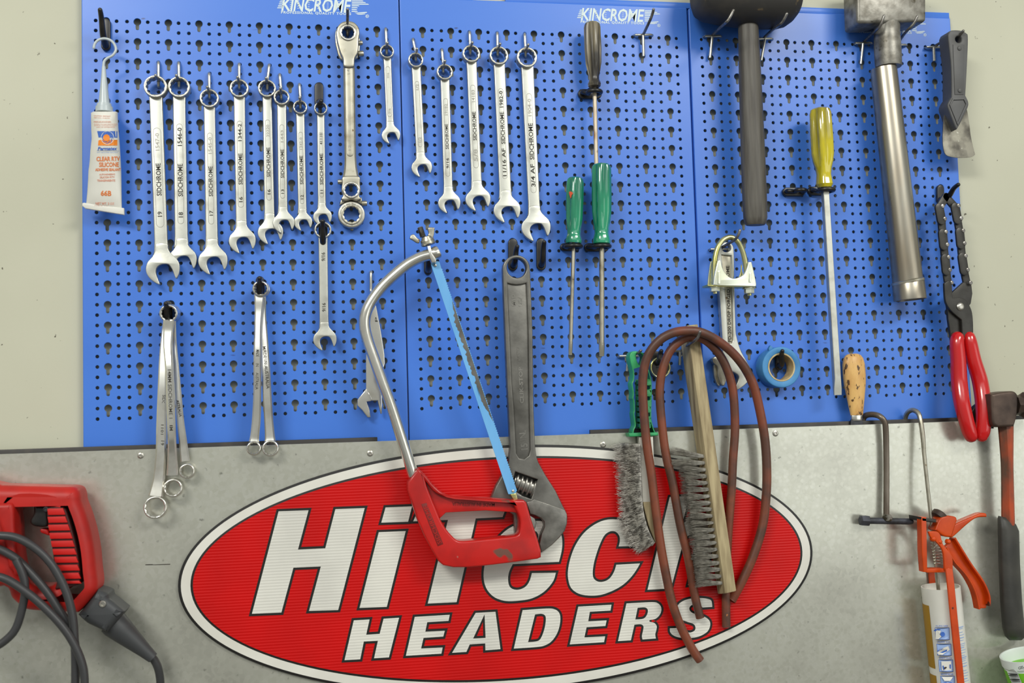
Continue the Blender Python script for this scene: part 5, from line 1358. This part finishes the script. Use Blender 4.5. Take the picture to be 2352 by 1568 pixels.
for (x0, y0, x1, y1, cap) in ((442, 730, 662, 912, 'FILLING GAPS'), (468, 974, 690, 1152, 'HOW TO'), (496, 1214, 716, 1396, 'EASY GUN'), (524, 1460, 742, 1630, 'BONDS')):
    (a, b) = zy([(x0, y0), (x1, y1)])
    def box_(x0, y0, x1, y1, mat, eps):
        L = []
        for (xa, ya, xb, yb) in ((x0, y0, x1, y0), (x1, y0, x1 + 1, y1), (x1 + 1, y1, x0 + 2, y1), (x0 + 2, y1, x0, y0)):
            L += [(xa + (xb - xa) * k / 4, ya + (yb - ya) * k / 4) for k in range(4)]
        link('printed_patch', flat([L], lambda x, y: cyl_d(x, y, eps)), mat, t2, None, None)
    box_(a[0], a[1], b[0], b[1], 'blue_print', .6); box_(a[0] + .9, a[1] + .9, b[0] - .9, b[1] - .9, 'blue_pale', .8)
    (p, q) = zy([(x0 + 15, y0 - 14), (x1 - 20, y0 - 16)]); cyl_text(cap, p, q, 3.0, 'blue_print', bold=.02)
    w_ = b[0] - a[0]; h_ = b[1] - a[1]
    def blob(pts, mat, eps=1.0):
        link('printed_patch', flat([[(a[0] + w_ * u, a[1] + h_ * v) for u, v in pts]], lambda x, y: cyl_d(x, y, eps)), mat, t2, None, None)
    if cap == 'FILLING GAPS':
        blob([(.05, .05), (.3, .08), (.42, .3), (.34, .55), (.45, .75), (.25, .96), (.06, .96)], 'white_tube'); blob([(.55 + .15 * math.cos(k * .52) , .56 + .2 * math.sin(k * .52)) for k in range(12)], 'blue_print', 1.1)
        blob([(.08 + .3 * math.cos(k * .3 + 3.4) + .12, .35 + .26 * math.sin(k * .3 + 3.4)) for k in range(8)] + [(.2 + .14 * math.cos(5.5 - k * .3), .35 + .14 * math.sin(5.5 - k * .3)) for k in range(8)], 'blue_print', 1.2)
    elif cap == 'HOW TO':
        blob([(.04, .75), (.3, .42), (.8, .2), (.9, .5), (.4, .95), (.1, .96)], 'white_tube'); blob([(.06, .84), (.7, .5), (.74, .62), (.1, .96)], 'blue_print', 1.1); blob([(.05, .6), (.3, .44), (.5, .4), (.1, .66)], 'blue_print', 1.1)
    elif cap == 'EASY GUN':
        blob([(.2, .14), (.88, .14), (.9, .9), (.24, .9)], 'white_tube'); blob([(.28, .5), (.36, .5), (.42, .84), (.34, .84)], 'blue_print', 1.1); blob([(.78, .4), (.86, .4), (.86, .78), (.78, .7)], 'blue_print', 1.1); blob([(.34, .66), (.52, .6), (.6, .64), (.46, .8), (.38, .82)], 'rust_iron', 1.1)
    else:
        blob([(.1, .08), (.9, .08), (.7, .45), (.3, .45)], 'white_tube'); blob([(.25, .6), (.45, .55), (.4, .8), (.25, .85)], 'blue_print', 1.1); blob([(.6, .6), (.8, .55), (.78, .8), (.6, .85)], 'blue_print', 1.1)
(p, q) = zy([(355, 222), (402, 222)])
for k, y in enumerate([1432, 1436, 1444, 1450, 1456, 1462, 1470, 1474, 1478, 1484, 1490, 1496, 1500, 1504, 1508, 1514, 1520, 1530, 1536, 1542, 1548, 1554, 1560, 1566]):
    cyl_patch(.16, .56 - .06 * (k % 3), y, y + (1.2 if k % 4 else 2.0), 'blue_pale', .7, 4, 1, 'printed_line', -2)
for k in range(18):
    cyl_patch(.06, .14, 1383 + k * 2.6, 1384.4 + k * 2.6, 'blue_print', .7, 2, 1, 'printed_line', -2)

# ================================================================== hammer at the right edge
t = thing('hammer', 'old hammer with rusty orange shaft and black grip at the right edge', 'hammer', at(2310, 930, 46))
pplate('eye_block', [sp(zf([(1338, 392, 1), (1420, 376), (1500, 370), (1530, 392, 1), (1534, 470), (1524, 560), (1506, 624, 1), (1388, 630, 1), (1352, 604), (1342, 500)]))], 34, 64, 'rust_iron', t, bev=3.5, res=3)
plathe('striking_face', zf([(1500, 470)])[0] + (48,), zf([(1660, 470)])[0] + (48,), [(0, 24), (.3, 22), (.36, 26), (.42, 30), (.9, 30), (1, 27)], 'rust_iron', t, seg=8, ang=20)
pplate('head_wedge', [[(2224, 956), (2240, 932), (2276, 904), (2284, 904), (2284, 984), (2250, 984), (2232, 968)]], 24, 33, 'iron_dark', t, bev=2)
pathbar('shaft', [(2309.5, 970, 48, 36, 17), (2311, 1000, 48, 33, 16), (2313, 1060, 47, 28, 15), (2314, 1110, 46, 28, 15), (2315.5, 1205, 45, 30, 16)], 'rust_orange', t, n=4, chamf=.4)
ploft('grip', [(2293, 2318, 1184, 1190, 42, 8), (2291, 2334, 1190, 1204, 42, 12), (2291.5, 2341, 1215, 1220, 42, 14), (2293, 2343, 1290, 1295, 41, 14.5), (2297, 2348, 1380, 1384, 40, 14.5), (2302, 2354, 1440, 1444, 40, 14.5), (2308, 2356, 1460, 1462, 40, 12), (2318, 2346, 1470, 1470, 40, 6)], 'grip_black', t, seg=28)

# ================================================================== cup at the lower right corner
t = thing('plastic_cup', 'white plastic pot with a green label at the lower right corner', 'pot', at(2350, 1520, 62))
pA, pB = (2350, 1502, 62), (2386, 1640, 62)
m = mv(*pA)
lathe('pot', at(*pA), at(*pB), [(.5, 44 * m), (.03, 47 * m), (0, 49 * m), (0, 52 * m), (.14, 51.5 * m), (.16, 49 * m), (1, 45 * m), (1, 10 * m)], 'cup_white', t, seg=48)
lathe('label_band', at(*pA), at(*pB), [(.19, 49.3 * m), (.2, 49.5 * m), (1, 46 * m)], 'lime', t, seg=48, label='bright green label')
def cup_d(x, y, e=.6):
    f = (y - pA[1]) / (pB[1] - pA[1]); cx_ = pA[0] + (pB[0] - pA[0]) * f
    u = max(-.97, min(.97, (x - cx_) / (49.4 - 3 * f))); return pA[2] + 49.5 * m * 1000 * math.sqrt(1 - u * u) + e
zu = lambda L: zz(L, 2080, 1330, 6.588)
def cup_patch(lp, mat, e):
    L = []
    P_ = zu(lp)
    for i in range(len(P_)):
        p, q = P_[i], P_[(i + 1) % len(P_)]; L += [(p[0] + (q[0] - p[0]) * j / 4, p[1] + (q[1] - p[1]) * j / 4) for j in range(4)]
    link('printed_patch', flat([L], lambda x, y: cup_d(x, y, e)), mat, t, None, None)
cup_patch([(1528, 1376), (1672, 1356), (1772, 1600), (1626, 1620)], 'cup_white', 1.0)
for k in range(6):
    y = 1422 + k * 27; x = 1544 + k * 11
    cup_patch([(x, y), (x + 148, y + 8), (x + 151, y + 20 - (k % 3) * 5), (x + 4, y + 13 - (k % 3) * 4)], 'ink', 1.4)
text('printed_text', 'GEL', zu([(1712, 1366)])[0], zu([(1800, 1338)])[0], 6, lambda x, y: cup_d(x, y, 1.2), 'ink', t, bold=.02)

# ================================================================== red power tool
zp = lambda L: zz(L, 0, 1080, 3.2125)
t = thing('power_tool', 'red electric power tool with a D handle and coiled black cord at the lower left', 'power tool', at(110, 1230, 55))
outer = sp(zp([(-260, 110), (0, 112), (420, 122), (515, 124), (560, 142), (580, 190), (586, 235), (622, 330), (660, 460), (686, 600), (698, 730), (708, 880), (640, 976), (562, 1060, 1), (380, 1052), (200, 1040), (140, 1012), (70, 950), (10, 862), (-260, 860)]), 4)
hole = sp(zp([(110, 268), (330, 262), (348, 300), (352, 400), (372, 520), (392, 660), (414, 800), (396, 852), (300, 868), (214, 846), (140, 750), (112, 620), (100, 420)]), 4)
hd = plate('body', [W(outer, 84), W(hole, 84)], 30, 84, 'red_plastic', t, bev=13, res=5, ang=60)
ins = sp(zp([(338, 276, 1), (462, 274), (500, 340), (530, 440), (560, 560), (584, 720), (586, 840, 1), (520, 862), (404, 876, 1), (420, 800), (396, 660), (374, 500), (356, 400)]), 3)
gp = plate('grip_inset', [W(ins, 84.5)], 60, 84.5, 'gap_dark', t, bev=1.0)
rows = [(280, 345, 462, 330), (340, 348, 478, 388), (399, 352, 498, 446), (459, 360, 516, 506), (518, 372, 532, 566), (578, 384, 546, 624), (637, 396, 558, 683), (697, 412, 568, 742), (756, 424, 576, 802), (815, 424, 580, 838)]
for (y0, x0, x1, y1) in rows:
    child('grip_rib', plate_me([W(zp([(x0, y0 + 4), (x1, y0), (x1 + 17, y1 - 2), (x0 + 8, y1)]), 88)], 83.5, 87, .5, 1), 'red_inset', gp, t)
pplate('front_ridge', [sp(zp([(-60, 250, 1), (30, 244), (92, 260), (104, 420), (118, 640), (140, 780), (60, 720, 1), (20, 500)]))], 60, 90, 'red_plastic', t, bev=5, res=3)
pplate('trigger', [sp(zp([(245, 262, 1), (342, 264, 1), (352, 330), (346, 412), (270, 416), (226, 398), (220, 366), (246, 318)]))], 48, 72, 'black_plastic', t, bev=3, res=3)
pplate('lock_button', [sp(zp([(300, 432), (350, 438), (362, 480), (330, 470), (300, 458)]))], 50, 66, 'red_inset', t, bev=1.5)
for (x, y, r) in ((341, 288, 20),):
    p = zp([(x, y)])[0]; c = at(*p, 84); rr = r / 3.2125 * mv(*p, 84)
    lathe('screw', c, c + Vector((0, -.003, 0)), [(0, rr), (.7, rr), (1, rr * .7), (.7, rr * .5)], 'steel_dark', t, seg=16)
col = plate('cord_guard', [W(sp(zp([(712, 886, 1), (752, 898), (790, 916), (800, 950), (850, 990), (915, 1044, 1), (850, 1130), (785, 1204, 1), (700, 1165), (630, 1130), (566, 1070, 1), (640, 984)])), 80)], 34, 80, 'guard', t, bev=9, res=4, ang=60)
p = zp([(757, 985)])[0]; c = at(*p, 80); rr = 8 * mv(*p, 80)
child('screw', lathe_me(c + Vector((0, .002, 0)), c + Vector((0, -.0016, 0)), [(0, rr), (.8, rr), (1, rr * .8), (1, rr * .45), (.6, rr * .4)], 20), 'screw', col, t)
A, B = zp([(820, 1110), (1130, 1384)])
plathe('strain_sleeve', A + (57,), B + (57,), [(0, 30), (.1, 31), (.3, 27), (.8, 16), (1, 12.5), (1, 9)], 'guard', t, seg=28)
rC = 9.4
ptube('power_cord', [q + (57 - i * 2.5,) for i, q in enumerate(zp([(1100, 1358), (1136, 1395), (1164, 1450), (1178, 1510), (1184, 1580), (1184, 1700)]))], rC, 'cable', t, seg=14)
A_ = [(0, 480), (100, 490), (200, 532), (300, 604), (380, 692), (440, 790), (490, 900), (520, 1000), (540, 1110), (550, 1250), (556, 1400), (556, 1620)]
B_ = [(0, 582), (120, 652), (250, 780), (350, 900), (430, 1020), (500, 1130), (550, 1260), (560, 1400), (552, 1640)]
C2_ = [(0, 786), (100, 832), (250, 940), (400, 1082), (500, 1204), (570, 1330), (612, 1450), (624, 1560), (622, 1700)]
D_ = [(118, 660), (158, 740), (182, 830), (178, 950), (124, 1150), (44, 1250)]
one = [q + (104,) for q in A_[::-1]] + [(-120, 474, 103), (-210, 490, 100), (-225, 520, 97), (-130, 540, 94)] + [q + (92,) for q in B_]
two = [q + (112,) for q in C2_[::-1]] + [(-110, 776, 110), (-230, 830, 107), (-290, 980, 104), (-260, 1180, 101), (-160, 1310, 100), (-60, 1310, 100)] + [q + (100,) for q in D_[::-1]]
for pts in (one, two):
    zpts = [zp([q[:2]])[0] + (q[2],) for q in pts]
    ptube('power_cord', zpts, rC, 'cable', t, n=5, seg=14)
